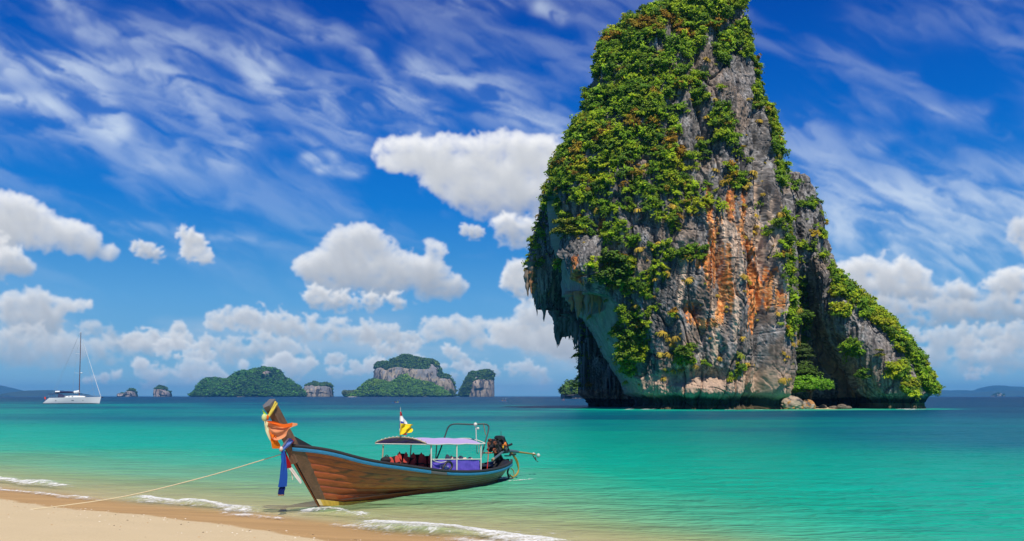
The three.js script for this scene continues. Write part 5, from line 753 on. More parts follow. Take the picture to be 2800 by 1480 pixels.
{ // engine on its pivot, with the long tail shaft swung up astern
  const eng = group('engine', [0, 0, 0], 0, boat), black = std({ color: lin(0.018, 0.016, 0.017), roughness: 0.55 }), rust = std({ color: lin(0.20, 0.055, 0.022), roughness: 0.7 }), orange = std({ color: lin(0.62, 0.16, 0.012), roughness: 0.55 }), steel = std({ color: lin(0.11, 0.15, 0.18), roughness: 0.45, metalness: 0.3 }), brass = std({ color: lin(0.36, 0.21, 0.045), roughness: 0.55 });
  const r = rng(91), C = BP(1354, 1217, 0.05), blk = [];
  blk.push(box(0.46, 0.42, 0.36, C.x, C.y, C.z, 0.04));
  for (let k = 0; k < 46; k++) { const a = r() * 6.28, w = 0.05 + r() * 0.13; const g = r() < 0.5 ? new RoundedBoxGeometry(w, w * (0.5 + r()), w * (0.6 + r() * 0.6), 1, 0.012) : new THREE.CylinderGeometry(w * 0.5, w * 0.5, w, 9); g.rotateX(r() * 3); g.rotateZ(r() * 3); g.translate(C.x + (r() - 0.5) * 0.56, C.y + (r() - 0.5) * 0.52, C.z + (r() < 0.65 ? 0.17 + r() * 0.08 : (r() - 0.5) * 0.44)); blk.push(g); }
  mesh('engine_block', join(blk), black, eng);
  const ring = (px, py, R, b, m, name = 'pulley', hole = 0.35) => { const p = BP(px, py, b), g = lathe([[R * hole, -0.03], [R, -0.03], [R, -0.012], [R * 0.85, 0], [R, 0.012], [R, 0.03], [R * hole, 0.03], [R * hole, -0.03]], 20); g.rotateX(Math.PI / 2); g.translate(p.x, p.y, p.z); mesh(name, g, m, eng); };
  ring(1353, 1212, 0.062, 0.32, rust, 'pulley', 0.2); ring(1337, 1213, 0.055, 0.32, rust, 'pulley', 0.15); ring(1352, 1232, 0.078, 0.34, rust); ring(1340, 1203, 0.045, 0.3, rust, 'pulley', 0.2);
  { const p = BP(1376, 1217, 0.25), g = lathe([[0.0, -0.12], [0.075, -0.12], [0.085, -0.09], [0.085, 0.10], [0.07, 0.12], [0.05, 0.12], [0.05, 0.06], [0, 0.06]], 20); g.rotateX(Math.PI / 2.3); g.rotateY(0.5); g.translate(p.x, p.y, p.z); mesh('air_filter', g, orange, eng); const q = BP(1376, 1223, 0.40), h = ball(0.045, q.x, q.y, q.z, 1, 1.2, 0.4); mesh('filter_cap', h, std({ color: lin(0.75, 0.36, 0.01), roughness: 0.4 }), eng); }
  mesh('intake_pipe', tube([BP(1355, 1200, 0.15), BP(1359, 1195, 0.15), BP(1368, 1194, 0.12), BP(1378, 1195, 0.1)], 0.035, 20, 8), steel, eng); mesh('exhaust', bar(BP(1370, 1194, 0.1), BP(1370, 1180, 0.1), 0.013), steel, eng);
  mesh('frame_bar', tube([BP(1378, 1196, 0.1), BP(1383, 1210, 0.1), BP(1392, 1232, 0.1)], 0.028, 16, 7), black, eng); mesh('lever', bar(BP(1386, 1221, 0.1), BP(1399, 1215, 0.1), 0.035, 0.045), black, eng); mesh('lever', bar(BP(1382, 1205, 0.1), BP(1389, 1217, 0.1), 0.016), black, eng);
  mesh('tiller_bar', tube([BP(1321, 1239, 0.25), BP(1345, 1239, 0.25), BP(1368, 1237, 0.25)], 0.022, 16, 7), std({ color: lin(0.50, 0.12, 0.025), roughness: 0.6 }), eng);
  mesh('muffler', tube([BP(1376, 1234, 0.3), BP(1366, 1243, 0.4), BP(1356, 1251, 0.48), BP(1348, 1257, 0.5)], 0.042, 20, 10), steel, eng); mesh('muffler_tip', bar(BP(1350, 1255, 0.49), BP(1346, 1259, 0.51), 0.05, 0.05), std({ color: lin(0.30, 0.22, 0.13), roughness: 0.8 }), eng);
  mesh('pivot_post', join([bar(BP(1360, 1275, 0.0), BP(1360, 1238, 0.05), 0.10, 0.13, 12), box(0.40, 0.10, 0.34, ...BP(1372, 1236, 0.05).toArray(), 0.02), bar(BP(1375, 1262, 0.1), BP(1366, 1244, 0.15), 0.06), bar(BP(1350, 1270, 0.1), BP(1358, 1246, 0.1), 0.04)]), black, eng);
  mesh('pivot_mount', (() => { const g = sheet(30, 16, (u, v) => { const s = lerp(8.3, 9.5, u), w = bg(s) * 0.9; return [s, Yg(s) + 0.02 + 0.20 * Math.sin(Math.PI * v) * Math.sin(Math.PI * u) , lerp(-w, w, v)]; }); return g; })(), std({ color: lin(0.02, 0.019, 0.02), roughness: 0.45, side: THREE.DoubleSide }), boat);
  mesh('shaft_housing', bar(BP(1388, 1233, 0.05), BP(1416, 1236, 0.0), 0.062, 0.05, 12), steel, eng); mesh('tail_shaft', bar(BP(1412, 1236, 0), BP(1464, 1243, 0), 0.034, 0.028, 10), brass, eng); mesh('shaft_bracket', join([box(0.34, 0.06, 0.1, ...BP(1402, 1243, 0.05).toArray(), 0.01), bar(BP(1380, 1247, 0.1), BP(1396, 1247, 0.1), 0.022), bar(BP(1396, 1247, 0.1), BP(1395, 1238, 0.1), 0.022)]), black, eng);
  mesh('float_ball', ball(0.075, ...BP(1472, 1246, 0).toArray(), 1, 1.1, 1), std({ color: lin(0.42, 0.50, 0.44), roughness: 0.5 }), eng); mesh('float_ball', ball(0.055, ...BP(1459, 1242, -0.1).toArray()), std({ color: lin(0.72, 0.70, 0.64), roughness: 0.5 }), eng);
  mesh('skeg', join([bar(BP(1457, 1246, 0), BP(1466, 1260, 0), 0.02, 0.015), bar(BP(1466, 1260, 0), BP(1471, 1263, 0), 0.014), bar(BP(1464, 1250, 0), BP(1466, 1258, 0), 0.016)]), std({ color: lin(0.10, 0.07, 0.055), roughness: 0.7 }), eng);
  for (const o of [0, 4]) mesh('hose', tube([BP(1394, 1233, 0.05), BP(1402 + o * 0.6, 1245, 0.05), BP(1413 + o * 0.8, 1265, 0.05), BP(1418 - o * 0.2, 1288, 0.05), BP(1412 - o, 1300 + o * 0.4, 0.05), BP(1402, 1304 + o * 0.3, 0.05), BP(1394, 1299, 0.05)], 0.024, 50, 7), std({ color: lin(0.40, 0.25, 0.04), roughness: 0.5 }), eng);
  mesh('hose', tube([BP(1397, 1281, 0.05), BP(1404, 1288, 0.05), BP(1406, 1300, 0.05)], 0.018, 16, 6), std({ color: lin(0.40, 0.22, 0.04), roughness: 0.5 }), eng);
  mesh('rudder_post', tube([BP(1393, 1276, 0), BP(1388, 1292, 0), BP(1392, 1306, 0)], 0.035, 14, 7), black, boat);
  mesh('rudder_board', (() => { const a = BP(1358, 1321, 0.2), b2 = BP(1398, 1313, 0.05), c = BP(1424, 1312, 0); const g = sheet(20, 4, (u, v) => { const p = u < 0.6 ? a.clone().lerp(b2, u / 0.6) : b2.clone().lerp(c, (u - 0.6) / 0.4); return [p.x, p.y + 0.02 + 0.10 * (1 - v) * (1 - 0.6 * u), p.z + 0.1 * v]; }, (u) => (u > 0.66 ? [0.30, 0.28, 0.13] : [0.035, 0.036, 0.04])); return g; })(), std({ vertexColors: true, side: THREE.DoubleSide }), boat);
}
// things carried, hung or tied: each its own
const placeOnBoat = (g) => { g.position.set(BO.x, 0, BO.z); g.rotation.y = BA; return g; };
function clothGeo(L, R, wr, { nu = 30, nv = 44, fu = 9, fv = 5, seed = 0, lift = 0 } = {}) {
  const cL = new THREE.CatmullRomCurve3(L.map((p) => BP(...p))), cR = new THREE.CatmullRomCurve3(R.map((p) => BP(...p)));
  return sheet(nu, nv, (u, v) => { const p = cL.getPoint(v).lerp(cR.getPoint(v), u), e = Math.sin(Math.PI * Math.min(1, v * 1.4 + 0.15)) ; p.z += wr * (Math.sin(u * fu + v * fv + seed) + 0.6 * n2(u * 4 + seed, v * 5)) * e + lift * Math.sin(Math.PI * u); p.x += wr * 0.7 * Math.cos(u * fu * 0.8 - v * fv * 1.3 + seed) * e; return p.toArray(); });
}
function clothMat(c, t = 0.3) { return new THREE.MeshPhysicalMaterial({ color: lin(...c), roughness: 0.92, transmission: t, thickness: 0, side: THREE.DoubleSide, specularIntensity: 0.2 }); }
{
  const s1 = placeOnBoat(group('yellow_sash')); tag(s1, 'yellow sash tied round the top of the prow with a long pale tail', 'sash');
  mesh('band', clothGeo([[751, 1097, 0.14], [741, 1118, 0.15], [731, 1138, 0.13]], [[759, 1104, 0.13], [748, 1126, 0.15], [736, 1142, 0.13]], 0.012, { lift: 0.03 }), clothMat([0.80, 0.62, 0.10]), s1);
  mesh('band', clothGeo([[716, 1118, -0.02], [719, 1128, 0.0], [722, 1136, 0.08]], [[719, 1124, 0.0], [726, 1130, 0.05], [729, 1136, 0.1]], 0.01), clothMat([0.36, 0.62, 0.03]), s1);
  mesh('knot', join([ball(0.075, ...BP(722, 1142, 0.13).toArray(), 0.9, 1.2, 0.8), ball(0.045, ...BP(728, 1139, 0.14).toArray())]), clothMat([0.72, 0.80, 0.38]), s1);
  mesh('tail', clothGeo([[721, 1150, 0.14], [723, 1168, 0.15], [730, 1190, 0.16], [737, 1204, 0.16]], [[730, 1150, 0.14], [737, 1168, 0.16], [742, 1190, 0.17], [742, 1208, 0.17]], 0.018), clothMat([0.88, 0.83, 0.50]), s1);
  const s2 = placeOnBoat(group('orange_scarf')); tag(s2, 'orange and peach scarf blown aft from the knot high on the prow', 'scarf');
  mesh('knot', ball(0.05, ...BP(731, 1142, 0.17).toArray(), 0.8, 1.3, 0.8), clothMat([0.80, 0.16, 0.02]), s2);
  mesh('flying_end', clothGeo([[731, 1153, 0.18], [752, 1155, 0.22], [776, 1161, 0.28], [798, 1157, 0.34], [813, 1158, 0.40]], [[737, 1182, 0.19], [751, 1204, 0.24], [780, 1192, 0.30], [789, 1174, 0.36], [813, 1163, 0.40]], 0.035, { fu: 12, fv: 4 }), clothMat([0.86, 0.34, 0.16], 0.35), s2);
  mesh('upper_fold', clothGeo([[729, 1151, 0.22], [750, 1153, 0.26], [775, 1160, 0.32], [800, 1156, 0.38]], [[732, 1155, 0.23], [752, 1163, 0.28], [777, 1170, 0.34], [798, 1166, 0.38]], 0.012), clothMat([0.90, 0.17, 0.02], 0.3), s2);
  mesh('hanging_end', clothGeo([[738, 1182, 0.19], [739, 1198, 0.20], [742, 1216, 0.2], [744, 1227, 0.2]], [[752, 1190, 0.2], [757, 1202, 0.21], [766, 1217, 0.21], [764, 1227, 0.2]], 0.03, { fu: 14 }), clothMat([0.93, 0.22, 0.01], 0.35), s2);
  const s3 = placeOnBoat(group('blue_sash')); tag(s3, 'blue and white sash wound round the foot of the prow, long blue tail hanging', 'sash');
  mesh('band', clothGeo([[791, 1198, 0.17], [782, 1212, 0.19], [770, 1226, 0.16]], [[802, 1206, 0.15], [793, 1219, 0.18], [775, 1233, 0.16]], 0.014, { lift: 0.03 }), clothMat([0.13, 0.21, 0.58], 0.15), s3);
  mesh('white_edge', clothGeo([[786, 1199, 0.16], [775, 1213, 0.17], [767, 1226, 0.15]], [[792, 1199, 0.17], [781, 1213, 0.19], [770, 1228, 0.16]], 0.006), clothMat([0.75, 0.66, 0.66], 0.2), s3);
  mesh('knot', ball(0.055, ...BP(768, 1228, 0.19).toArray(), 1, 1.2, 0.9), clothMat([0.72, 0.58, 0.52], 0.1), s3);
  mesh('tail', clothGeo([[768, 1231, 0.2], [767, 1262, 0.2], [765, 1300, 0.2], [760, 1333, 0.2]], [[777, 1231, 0.2], [783, 1262, 0.2], [786, 1300, 0.2], [784, 1331, 0.2]], 0.022, { fu: 16, fv: 2 }), clothMat([0.02, 0.09, 0.42], 0.15), s3);
  mesh('tail', clothGeo([[764, 1325, 0.17], [761, 1340, 0.17], [759, 1353, 0.17]], [[780, 1325, 0.17], [778, 1340, 0.17], [777, 1354, 0.17]], 0.016, { fu: 12 }), clothMat([0.008, 0.022, 0.15], 0.1), s3);
  mesh('fringe', clothGeo([[759, 1352, 0.172], [760, 1356, 0.172]], [[777, 1353, 0.172], [776, 1356, 0.172]], 0.01), clothMat([0.42, 0.24, 0.10], 0.1), s3);
  const s4 = placeOnBoat(group('red_sash')); tag(s4, 'dark red sash with a torn white end, hanging behind the blue tail', 'sash');
  mesh('band', clothGeo([[800, 1200, 0.12], [796, 1210, 0.16]], [[805, 1204, 0.10], [800, 1214, 0.15]], 0.005), clothMat([0.55, 0.04, 0.035], 0.1), s4);
  mesh('tail', clothGeo([[775, 1233, 0.1], [778, 1252, 0.1], [783, 1282, 0.1]], [[780, 1233, 0.1], [791, 1258, 0.1], [798, 1279, 0.1]], 0.018, { fu: 10 }), clothMat([0.36, 0.008, 0.010], 0.1), s4);
  mesh('torn_end', clothGeo([[789, 1282, 0.1], [800, 1296, 0.12], [815, 1316, 0.14], [820, 1323, 0.14]], [[797, 1278, 0.1], [810, 1294, 0.12], [823, 1314, 0.14], [825, 1322, 0.14]], 0.012), clothMat([0.85, 0.74, 0.66], 0.2), s4);
  mesh('torn_end', clothGeo([[793, 1286, 0.09], [797, 1300, 0.09], [799, 1313, 0.09]], [[799, 1288, 0.09], [800, 1300, 0.09], [801, 1312, 0.09]], 0.008), clothMat([0.80, 0.66, 0.52], 0.2), s4);
}
{ // mooring rope down to the sand
  const a = placeOnBoat(new THREE.Group()); a.updateMatrixWorld(true); const k0 = BP(768, 1243, 0.12).applyMatrix4(a.matrixWorld), Z = [null, 23.0, 22.6, 22.3, 21.9, 21.5], P = [null, [566, 1303], [349, 1356], [189, 1381], [0, 1402], [-180, 1417]];
  const pts = [k0, ...[1, 2, 3, 4, 5].map((i) => AT(P[i][0], P[i][1], Z[i]))]; const e = pts[5]; pts.push(V3(e.x - 1.6, bedY(e.x - 1.6, -e.z) + 0.01, e.z + 0.1), V3(e.x - 3, bedY(e.x - 3, -e.z) + 0.005, e.z + 0.3));
  tag(mesh('mooring_rope', tube(pts, 0.013, 200, 6), std({ color: lin(0.66, 0.56, 0.36), roughness: 0.9 })), 'thin tan mooring rope running from the prow down to the sand at the left', 'rope');
}
{ // fender hose on the side cloth
  const g = tube([BP(1210, 1285, 0.80), BP(1213, 1277, 0.82), BP(1220, 1266, 0.83), BP(1227, 1263, 0.83), BP(1234, 1267, 0.83), BP(1236, 1275, 0.83), BP(1232, 1283, 0.82), BP(1227, 1287, 0.80)], 0.034, 60, 10);
  const f = placeOnBoat(mesh('rubber_fender', g, std({ color: lin(0.022, 0.02, 0.024), roughness: 0.6 }))); tag(f, 'bent black rubber hose hung as a fender over the purple side cloth', 'fender');
}
{ // life jackets under the canopy
  const redM = std({ color: lin(0.64, 0.075, 0.05), roughness: 0.85 }), blackM = std({ color: lin(0.014, 0.013, 0.015), roughness: 0.85 });
  function jacket(label, px, py, b, h, w, lean, openTop, grp) {
    const j = placeOnBoat(group('life_jacket')); tag(j, label, 'life jacket', grp);
    const c = BP(px, py, b), root = (g) => { g.rotateZ(lean); g.rotateY(-BA + 0.15); g.translate(c.x, c.y, c.z); return g; };
    const flap = (x, tw) => { const s = new THREE.Shape(); s.moveTo(x - tw / 2, -h / 2); s.lineTo(x + tw / 2, -h / 2); s.lineTo(x + tw / 2 * 0.95, h * 0.2); s.quadraticCurveTo(x + tw * 0.3, h * 0.52, x + tw * 0.05 * Math.sign(x || 1), h * (openTop ? 0.62 : 0.5)); s.quadraticCurveTo(x - tw * 0.45, h * 0.4, x - tw / 2, h * 0.1); s.closePath(); const g = new THREE.ExtrudeGeometry(s, { depth: 0.05, bevelEnabled: true, bevelSize: 0.014, bevelThickness: 0.014, bevelSegments: 2 }); return g; };
    mesh('panel', root(flap(-w * 0.28, w * 0.36)), redM, j); mesh('panel', root(flap(w * 0.28, w * 0.36)), redM, j);
    const back = new RoundedBoxGeometry(w * 0.95, h * 0.95, 0.07, 2, 0.03); back.translate(0, h * 0.04, -0.05); mesh('back', root(back), blackM, j);
    const st = new RoundedBoxGeometry(w, 0.035, 0.02, 1, 0.006); st.translate(0, -h * 0.1, 0.075); mesh('strap', root(st), blackM, j);
  }
  jacket('frontmost red life jacket under the canopy, slumped low behind the gunwale', 1079, 1264, -0.30, 0.34, 0.34, 0.25, 0);
  jacket('tall pointed red and black life jacket, second from the front under the canopy', 1100, 1262, -0.25, 0.46, 0.34, -0.05, 1);
  jacket('red life jacket leaning beside the second canopy post of the far side', 1119, 1268, -0.2, 0.36, 0.32, -0.35, 0);
  jacket('red life jacket with two pointed shoulders, in the middle of the canopy front half', 1141, 1264, -0.1, 0.46, 0.42, 0, 1);
  jacket('rearmost red life jacket with a black strap, beside the purple side cloth', 1168, 1267, 0.05, 0.44, 0.36, 0.05, 1);
  const dk = placeOnBoat(group('black_bag')); tag(dk, 'black bag lying at the front post under the canopy', 'bag'); { const c = BP(1057, 1258, -0.5), g = ball(0.2, c.x, c.y, c.z, 1.1, 0.5, 0.8, 14), P = g.attributes.position; for (let i = 0; i < P.count; i++) P.setY(i, P.getY(i) + 0.03 * n2(P.getX(i) * 9, P.getZ(i) * 9)); g.computeVertexNormals(); mesh('body', g, blackM, dk); mesh('handle', tube([V3(c.x - 0.12, c.y + 0.07, c.z), V3(c.x, c.y + 0.15, c.z), V3(c.x + 0.12, c.y + 0.07, c.z)], 0.012, 12, 5), blackM, dk); }
  // pale folded vests along the cloth rail
  const pale = std({ color: lin(0.80, 0.56, 0.45), roughness: 0.85 });
  [[1229, 1252, 0.15, 'pale peach folded vest on the side cloth rail, foremost and standing tallest at its front'], [1247, 1256, 0.12, 'smallest low pale bundle on the side cloth rail, just before the middle post'], [1265, 1253, 0.17, 'pale peach folded vest with two humps, just behind the middle near post'], [1290, 1256, 0.15, 'rearmost pale folded vest on the side cloth rail, long and low']].forEach(([x, y, w, l], i) => {
    w *= 0.72; const c = BP(x, y + 2, 0.52), s = new THREE.Shape(); s.moveTo(-w, -0.09); s.lineTo(w, -0.09); s.quadraticCurveTo(w * 1.05, 0.02, w * 0.75, 0.06 - 0.02 * i % 2); s.quadraticCurveTo(w * 0.3, -0.01, w * 0.1, 0.03); s.quadraticCurveTo(-w * 0.2, 0.09, -w * 0.55, 0.075 + (i === 0 ? 0.03 : 0)); s.quadraticCurveTo(-w * 1.05, 0.05, -w, -0.09);
    const g = new THREE.ExtrudeGeometry(s, { depth: 0.07, bevelEnabled: true, bevelSize: 0.02, bevelThickness: 0.025, bevelSegments: 3, curveSegments: 10 }); g.translate(0, 0, -0.08); g.rotateY(-BA + 0.35); g.translate(c.x, c.y, c.z); tag(placeOnBoat(mesh('folded_vest', g, pale)), l, 'vest');
  });
}

// ------------------------------------------------------------------ foam on the beach
{
  const foamMat = new THREE.MeshStandardMaterial({ name: 'foam', vertexColors: true, transparent: true, roughness: 0.85, side: THREE.DoubleSide });
  const lines = [[-19, -14.3, 2.0, 0.55, 1.05, 'short breaking line of foam off the beach, topmost at the left edge'], [-18, -11.6, 0.35, 0.30, 0.85, 'thin foam line nearest the dry sand at the left edge'], [-11.2, -6.4, 1.0, 0.5, 1.1, 'white foam of a small breaker between the rope and the sand, left of the prow'], [-7.6, -5.4, 0.1, 0.35, 0.7, 'faint foam on the wet sand under the hanging blue sash'], [-5.6, -3.5, 1.75, 0.42, 0.95, 'foam of a ripple right below the yellow stripe of the bow'], [-3.8, 1.4, 0.72, 0.8, 1.2, 'broad white breaker foam at the bottom edge, right of the bow'], [-4.3, -2.9, 0.15, 0.25, 0.75, 'thin foam streak on wet sand at the left end of the broad breaker'], [-1.6, 2.0, -0.1, 0.4, 0.85, 'lowest foam, lace washing up the sand below the broad breaker']];
  lines.forEach(([x0, x1, t0, w, st, label], n) => {
    const nu = Math.round((x1 - x0) / 0.035), nv = Math.round(w * 3.2 / 0.035), pos = [], col = [];
    for (let j = 0; j < nv; j++) for (let i = 0; i < nu; i++) {
      const u = i / (nu - 1), v = j / (nv - 1), x = lerp(x0, x1, u), wob = 0.45 * n2(x * 0.5, n * 3.1) + 0.15 * n2(x * 1.6, n), ww = w * (0.5 + 0.8 * Math.abs(n2(x * 0.42 + n, 2)) + 0.5 * n2(x * 1.3, n + 5)), t = t0 + wob + (v - 0.42) * 3.2 * w * 1.0, Z = 17.75 - 0.63 * x + 1.18 * t;
      const q = (v - 0.42) * 3.2 * w / Math.max(0.05, ww), edge = Math.exp(-q * q * (q < 0 ? 1.3 : 2.2)) * Math.min(1, u * 8, (1 - u) * 8);
      const f = fbm(x * 2.6, Z * 5.2, n, 5), cell = 1 - 1.7 * Math.abs(n3(x * 5, Z * 9, n)), lace = 0.5 * cell + 0.5 * (1 - 1.8 * Math.abs(n3(x * 11, Z * 18, n + 3)));
      const m0 = edge * st, a = 0.64 * sstep(m0 * 0.60 + 1.0 * f + 0.8 * (lace - 0.5), 0.46, 1.08) + 0.26 * sstep(m0 * 0.8 + 0.7 * f + 1.0 * (lace - 0.55), 0.25, 0.8), ys = Math.max(waveY(x, Z), bedY(x, Z)) + 0.010 + 0.05 * edge * clamp(0.4 + f + 0.4 * cell, 0, 1) * Math.min(1, w * 2.5);
      pos.push(x, ys, -Z); const b = 0.80 + 0.1 * f; col.push(b, b, b * 0.985, a);
    }
    const idx = gridIdx(nu, nv).filter((_, k, all) => { const b = k - k % 3; return col[all[b] * 4 + 3] + col[all[b + 1] * 4 + 3] + col[all[b + 2] * 4 + 3] > 0.01; });
    tag(mesh('foam', geoFrom(pos, idx, col, null, 4), foamMat), label, 'foam', null, 'stuff');
  });
  { // wake line behind the stern
    const a = BP(1385, 1318, 0).applyMatrix4(boat.matrixWorld.identity().makeRotationY(BA).setPosition(BO.x, 0, BO.z)), pos = [], col = []; const nu = 90, nv = 8;
    for (let j = 0; j < nv; j++) for (let i = 0; i < nu; i++) { const u = i / (nu - 1), v = j / (nv - 1) - 0.5, p = ONSEA(lerp(1388, 1466, u), lerp(1319, 1311, u)); const al = clamp(1.4 * (0.5 - Math.abs(v)) * 2 * (0.4 + 1.1 * n2(u * 14, v * 3)) * Math.min(1, (1 - u) * 4), 0, 1); pos.push(p.x, 0.02 + waveY(p.x, -p.z), p.z + v * 0.35); col.push(0.85, 0.86, 0.85, al); }
    tag(mesh('foam', geoFrom(pos, gridIdx(nu, nv), col, null, 4), foamMat), 'thin white ripple trailing from the rudder board at the stern', 'foam', null, 'stuff');
  }
  { // surf specks at the foot of the rock
    const pos = [], col = [], idx = []; const r = rng(17);
    for (const [px, n] of [[1780, 5], [2000, 4], [2090, 3], [2480, 10], [2510, 8], [1740, 4]]) for (let k = 0; k < n; k++) { const p = ONSEA(px + (r() - 0.5) * 50, 1119 + r() * 3), w = 0.4 + r() * 1.3, d = 0.15 + r() * 0.3, b = pos.length / 3; pos.push(p.x - w, 0.06, p.z, p.x, 0.12, p.z - d, p.x + w, 0.06, p.z, p.x, 0.10, p.z + d); for (let q = 0; q < 4; q++) col.push(0.8, 0.82, 0.8, 0.75); idx.push(b, b + 3, b + 1, b + 1, b + 3, b + 2); }
    tag(mesh('foam', geoFrom(pos, idx, col, null, 4), foamMat), 'specks of white surf at the foot of the rock tower', 'foam', null, 'stuff');
  }
}
{ // shell grit and dark crumbs along the wash line
  const r = rng(55), geos = [new THREE.IcosahedronGeometry(1, 1)], g = geos[0], P = g.attributes.position; for (let i = 0; i < P.count; i++) { const k = 1 + 0.3 * n3(P.getX(i) * 2, P.getY(i) * 2, P.getZ(i) * 2); P.setXYZ(i, P.getX(i) * k, P.getY(i) * k * 0.45, P.getZ(i) * k); } g.computeVertexNormals();
  const N = 700, im = shade(new THREE.InstancedMesh(g, std({ roughness: 0.8 }), N)), M = new THREE.Matrix4(), c = new THREE.Color();
  for (let i = 0; i < N; i++) { const x = -17 + r() * 15, t = -1.55 - 0.25 * Math.abs(n2(x, 3)) - Math.pow(r(), 2.2) * 3.2 + 0.2 * r(), Z = 17.75 - 0.63 * x + 1.18 * t, s = 0.004 + 0.014 * Math.pow(r(), 4), k = r(); M.compose(V3(x, bedY(x, Z) + s * 0.2, -Z), new THREE.Quaternion().setFromAxisAngle(V3(0, 1, 0), r() * 6), V3(s * (1 + r()), s, s)); im.setMatrixAt(i, M); im.setColorAt(i, k < 0.25 ? c.setRGB(0.10, 0.06, 0.04) : k < 0.7 ? c.setRGB(0.85, 0.78, 0.66) : c.setRGB(0.5, 0.3, 0.14)); }
  im.name = numbered('shell_grit'); scene.add(im); tag(im, 'shell grit and dark crumbs strewn along the edge of the dry sand', 'shell grit', null, 'stuff');
}
// ------------------------------------------------------------------ yacht at anchor
{
  const Z = 362, k = MPP(Z), y = group('sailing_yacht', [(196 - CX) * k, 0, -Z], 0.10); tag(y, 'white sailing yacht at anchor with bare mast and navy boom cover', 'yacht');
  const L = 77 * k, X = (px) => (px - 196) * k, Y = (py) => (1104 - py) * k, bm = 2.2;                // half length, and pixel helpers on its own side plan
  const wh = std({ color: lin(0.80, 0.82, 0.82), roughness: 0.35 }), dark = std({ color: lin(0.02, 0.025, 0.035), roughness: 0.5 }), navy = std({ color: lin(0.015, 0.025, 0.09), roughness: 0.85 }), mastM = std({ color: lin(0.13, 0.07, 0.075), roughness: 0.45 }), wire = std({ color: lin(0.30, 0.36, 0.42), roughness: 0.4 }), pane = std({ color: lin(0.02, 0.025, 0.03), roughness: 0.1 }), red = std({ color: lin(0.62, 0.05, 0.02), roughness: 0.8 });
  const half = slut([[0, 0.78], [0.15, 0.92], [0.4, 1], [0.7, 0.74], [0.9, 0.30], [1, 0.02]]), topY = (u) => Y(lerp(1089, 1086, u)) + 0.1;
  const hullP = (u, v, s) => { const bot = lerp(120, 268, u), top = lerp(141, 273, u), x = lerp(X(bot), X(top), v), w = bm * half(u) * (0.62 + 0.38 * Math.pow(v, 0.6)); return [x, lerp(-0.2, topY(u), v), w * s]; };
  const hg = []; for (const s of [1, -1]) hg.push(sheet(60, 14, (u, v) => hullP(u, v, s))); hg.push(sheet(8, 14, (u, v) => { const p = hullP(0, v, 1); return [p[0], p[1], p[2] * (1 - 2 * u)]; }));
  mesh('hull', mergeGeometries(hg), std({ color: lin(0.78, 0.80, 0.80), roughness: 0.3, side: THREE.DoubleSide }), y);
  mesh('waterline_stripe', mergeGeometries([1, -1].map((s) => sheet(60, 2, (u, v) => { const p = hullP(u, v * 0.12 + 0.02, s * 1.012); return [p[0], p[1], p[2]]; }))), std({ color: lin(0.012, 0.014, 0.02), roughness: 0.5, side: THREE.DoubleSide }), y);
  mesh('deck', sheet(60, 5, (u, v) => { const p = hullP(u, 1, 1); return [p[0], p[1] - 0.03, p[2] * (1 - 2 * v)]; }), std({ color: lin(0.62, 0.60, 0.55), roughness: 0.7, side: THREE.DoubleSide }), y);
  mesh('coachroof', sheet(40, 16, (u, v) => { const a = Math.PI * v, w = 1.3 * (1 - 0.45 * u), h = 0.75 * Math.pow(Math.sin(Math.PI * Math.min(1, 0.12 + 0.88 * (1 - u))), 0.5); return [X(lerp(166, 232, u)), topY(0.5) - 0.05 + h * Math.pow(Math.sin(a), 0.5), w * Math.cos(a)]; }), std({ color: lin(0.80, 0.82, 0.82), roughness: 0.35, side: THREE.DoubleSide }), y);
  for (const px of [165, 174, 181, 191, 200]) mesh('window', box(0.75, 0.13, 0.05, X(px), topY(0.5) + 0.32, 1.24 - (px - 165) * 0.006, 0.02), pane, y);
  for (const px of [159, 201, 204, 228]) mesh('window', box(0.5, 0.14, 0.05, X(px), Y(1095), bm * half((px - 120) / 150) * 0.93, 0.02), pane, y);
  mesh('mast', bar([X(215), topY(0.6), 0], [X(219.6), Y(909), 0], 0.19, 0.12, 10), mastM, y);
  mesh('masthead', join([bar([X(216), Y(909), 0], [X(222), Y(909), 0], 0.05), bar([X(219), Y(909), 0], [X(219), Y(906), 0], 0.03)]), wh, y);
  mesh('boom_cover', tube([[X(152), Y(1073), 0], [X(166), Y(1073), 0], [X(190), Y(1072.5), 0], [X(206), Y(1074), 0]], 0.42, 30, 10), navy, y);
  mesh('sail_bundle', join([tube([[X(202), Y(1073), 0], [X(210), Y(1072), 0], [X(216), Y(1070.5), 0]], 0.55, 12, 10), tube([[X(153), Y(1072.3), 0], [X(160), Y(1072), 0], [X(165), Y(1072), 0]], 0.44, 12, 8)]), wh, y);
  mesh('bimini', sheet(14, 12, (u, v) => [X(lerp(136, 160, u)), Y(1078.5) + 0.22 * Math.sin(Math.PI * v) + 0.1 * u, lerp(-1.7, 1.7, v)]), std({ color: lin(0.012, 0.02, 0.075), roughness: 0.85, side: THREE.DoubleSide }), y);
  mesh('sprayhood', sheet(14, 12, (u, v) => [X(lerp(163, 180, u)), topY(0.3) + lerp(1.5, 0.45, u * u) * Math.pow(Math.sin(Math.PI * v), 0.35), lerp(-1.5, 1.5, v)]), std({ color: lin(0.012, 0.02, 0.075), roughness: 0.85, side: THREE.DoubleSide }), y);
  for (const [a, z] of [[138, 1.6], [158, 1.6], [138, -1.6], [158, -1.6]]) mesh('bimini_post', bar([X(a + 3), topY(0.1), z], [X(a), Y(1078), z], 0.035), wire, y);
  mesh('genoa_roll', bar([X(272), topY(1), 0], [X(223.5), Y(928), 0], 0.11, 0.05), wh, y);
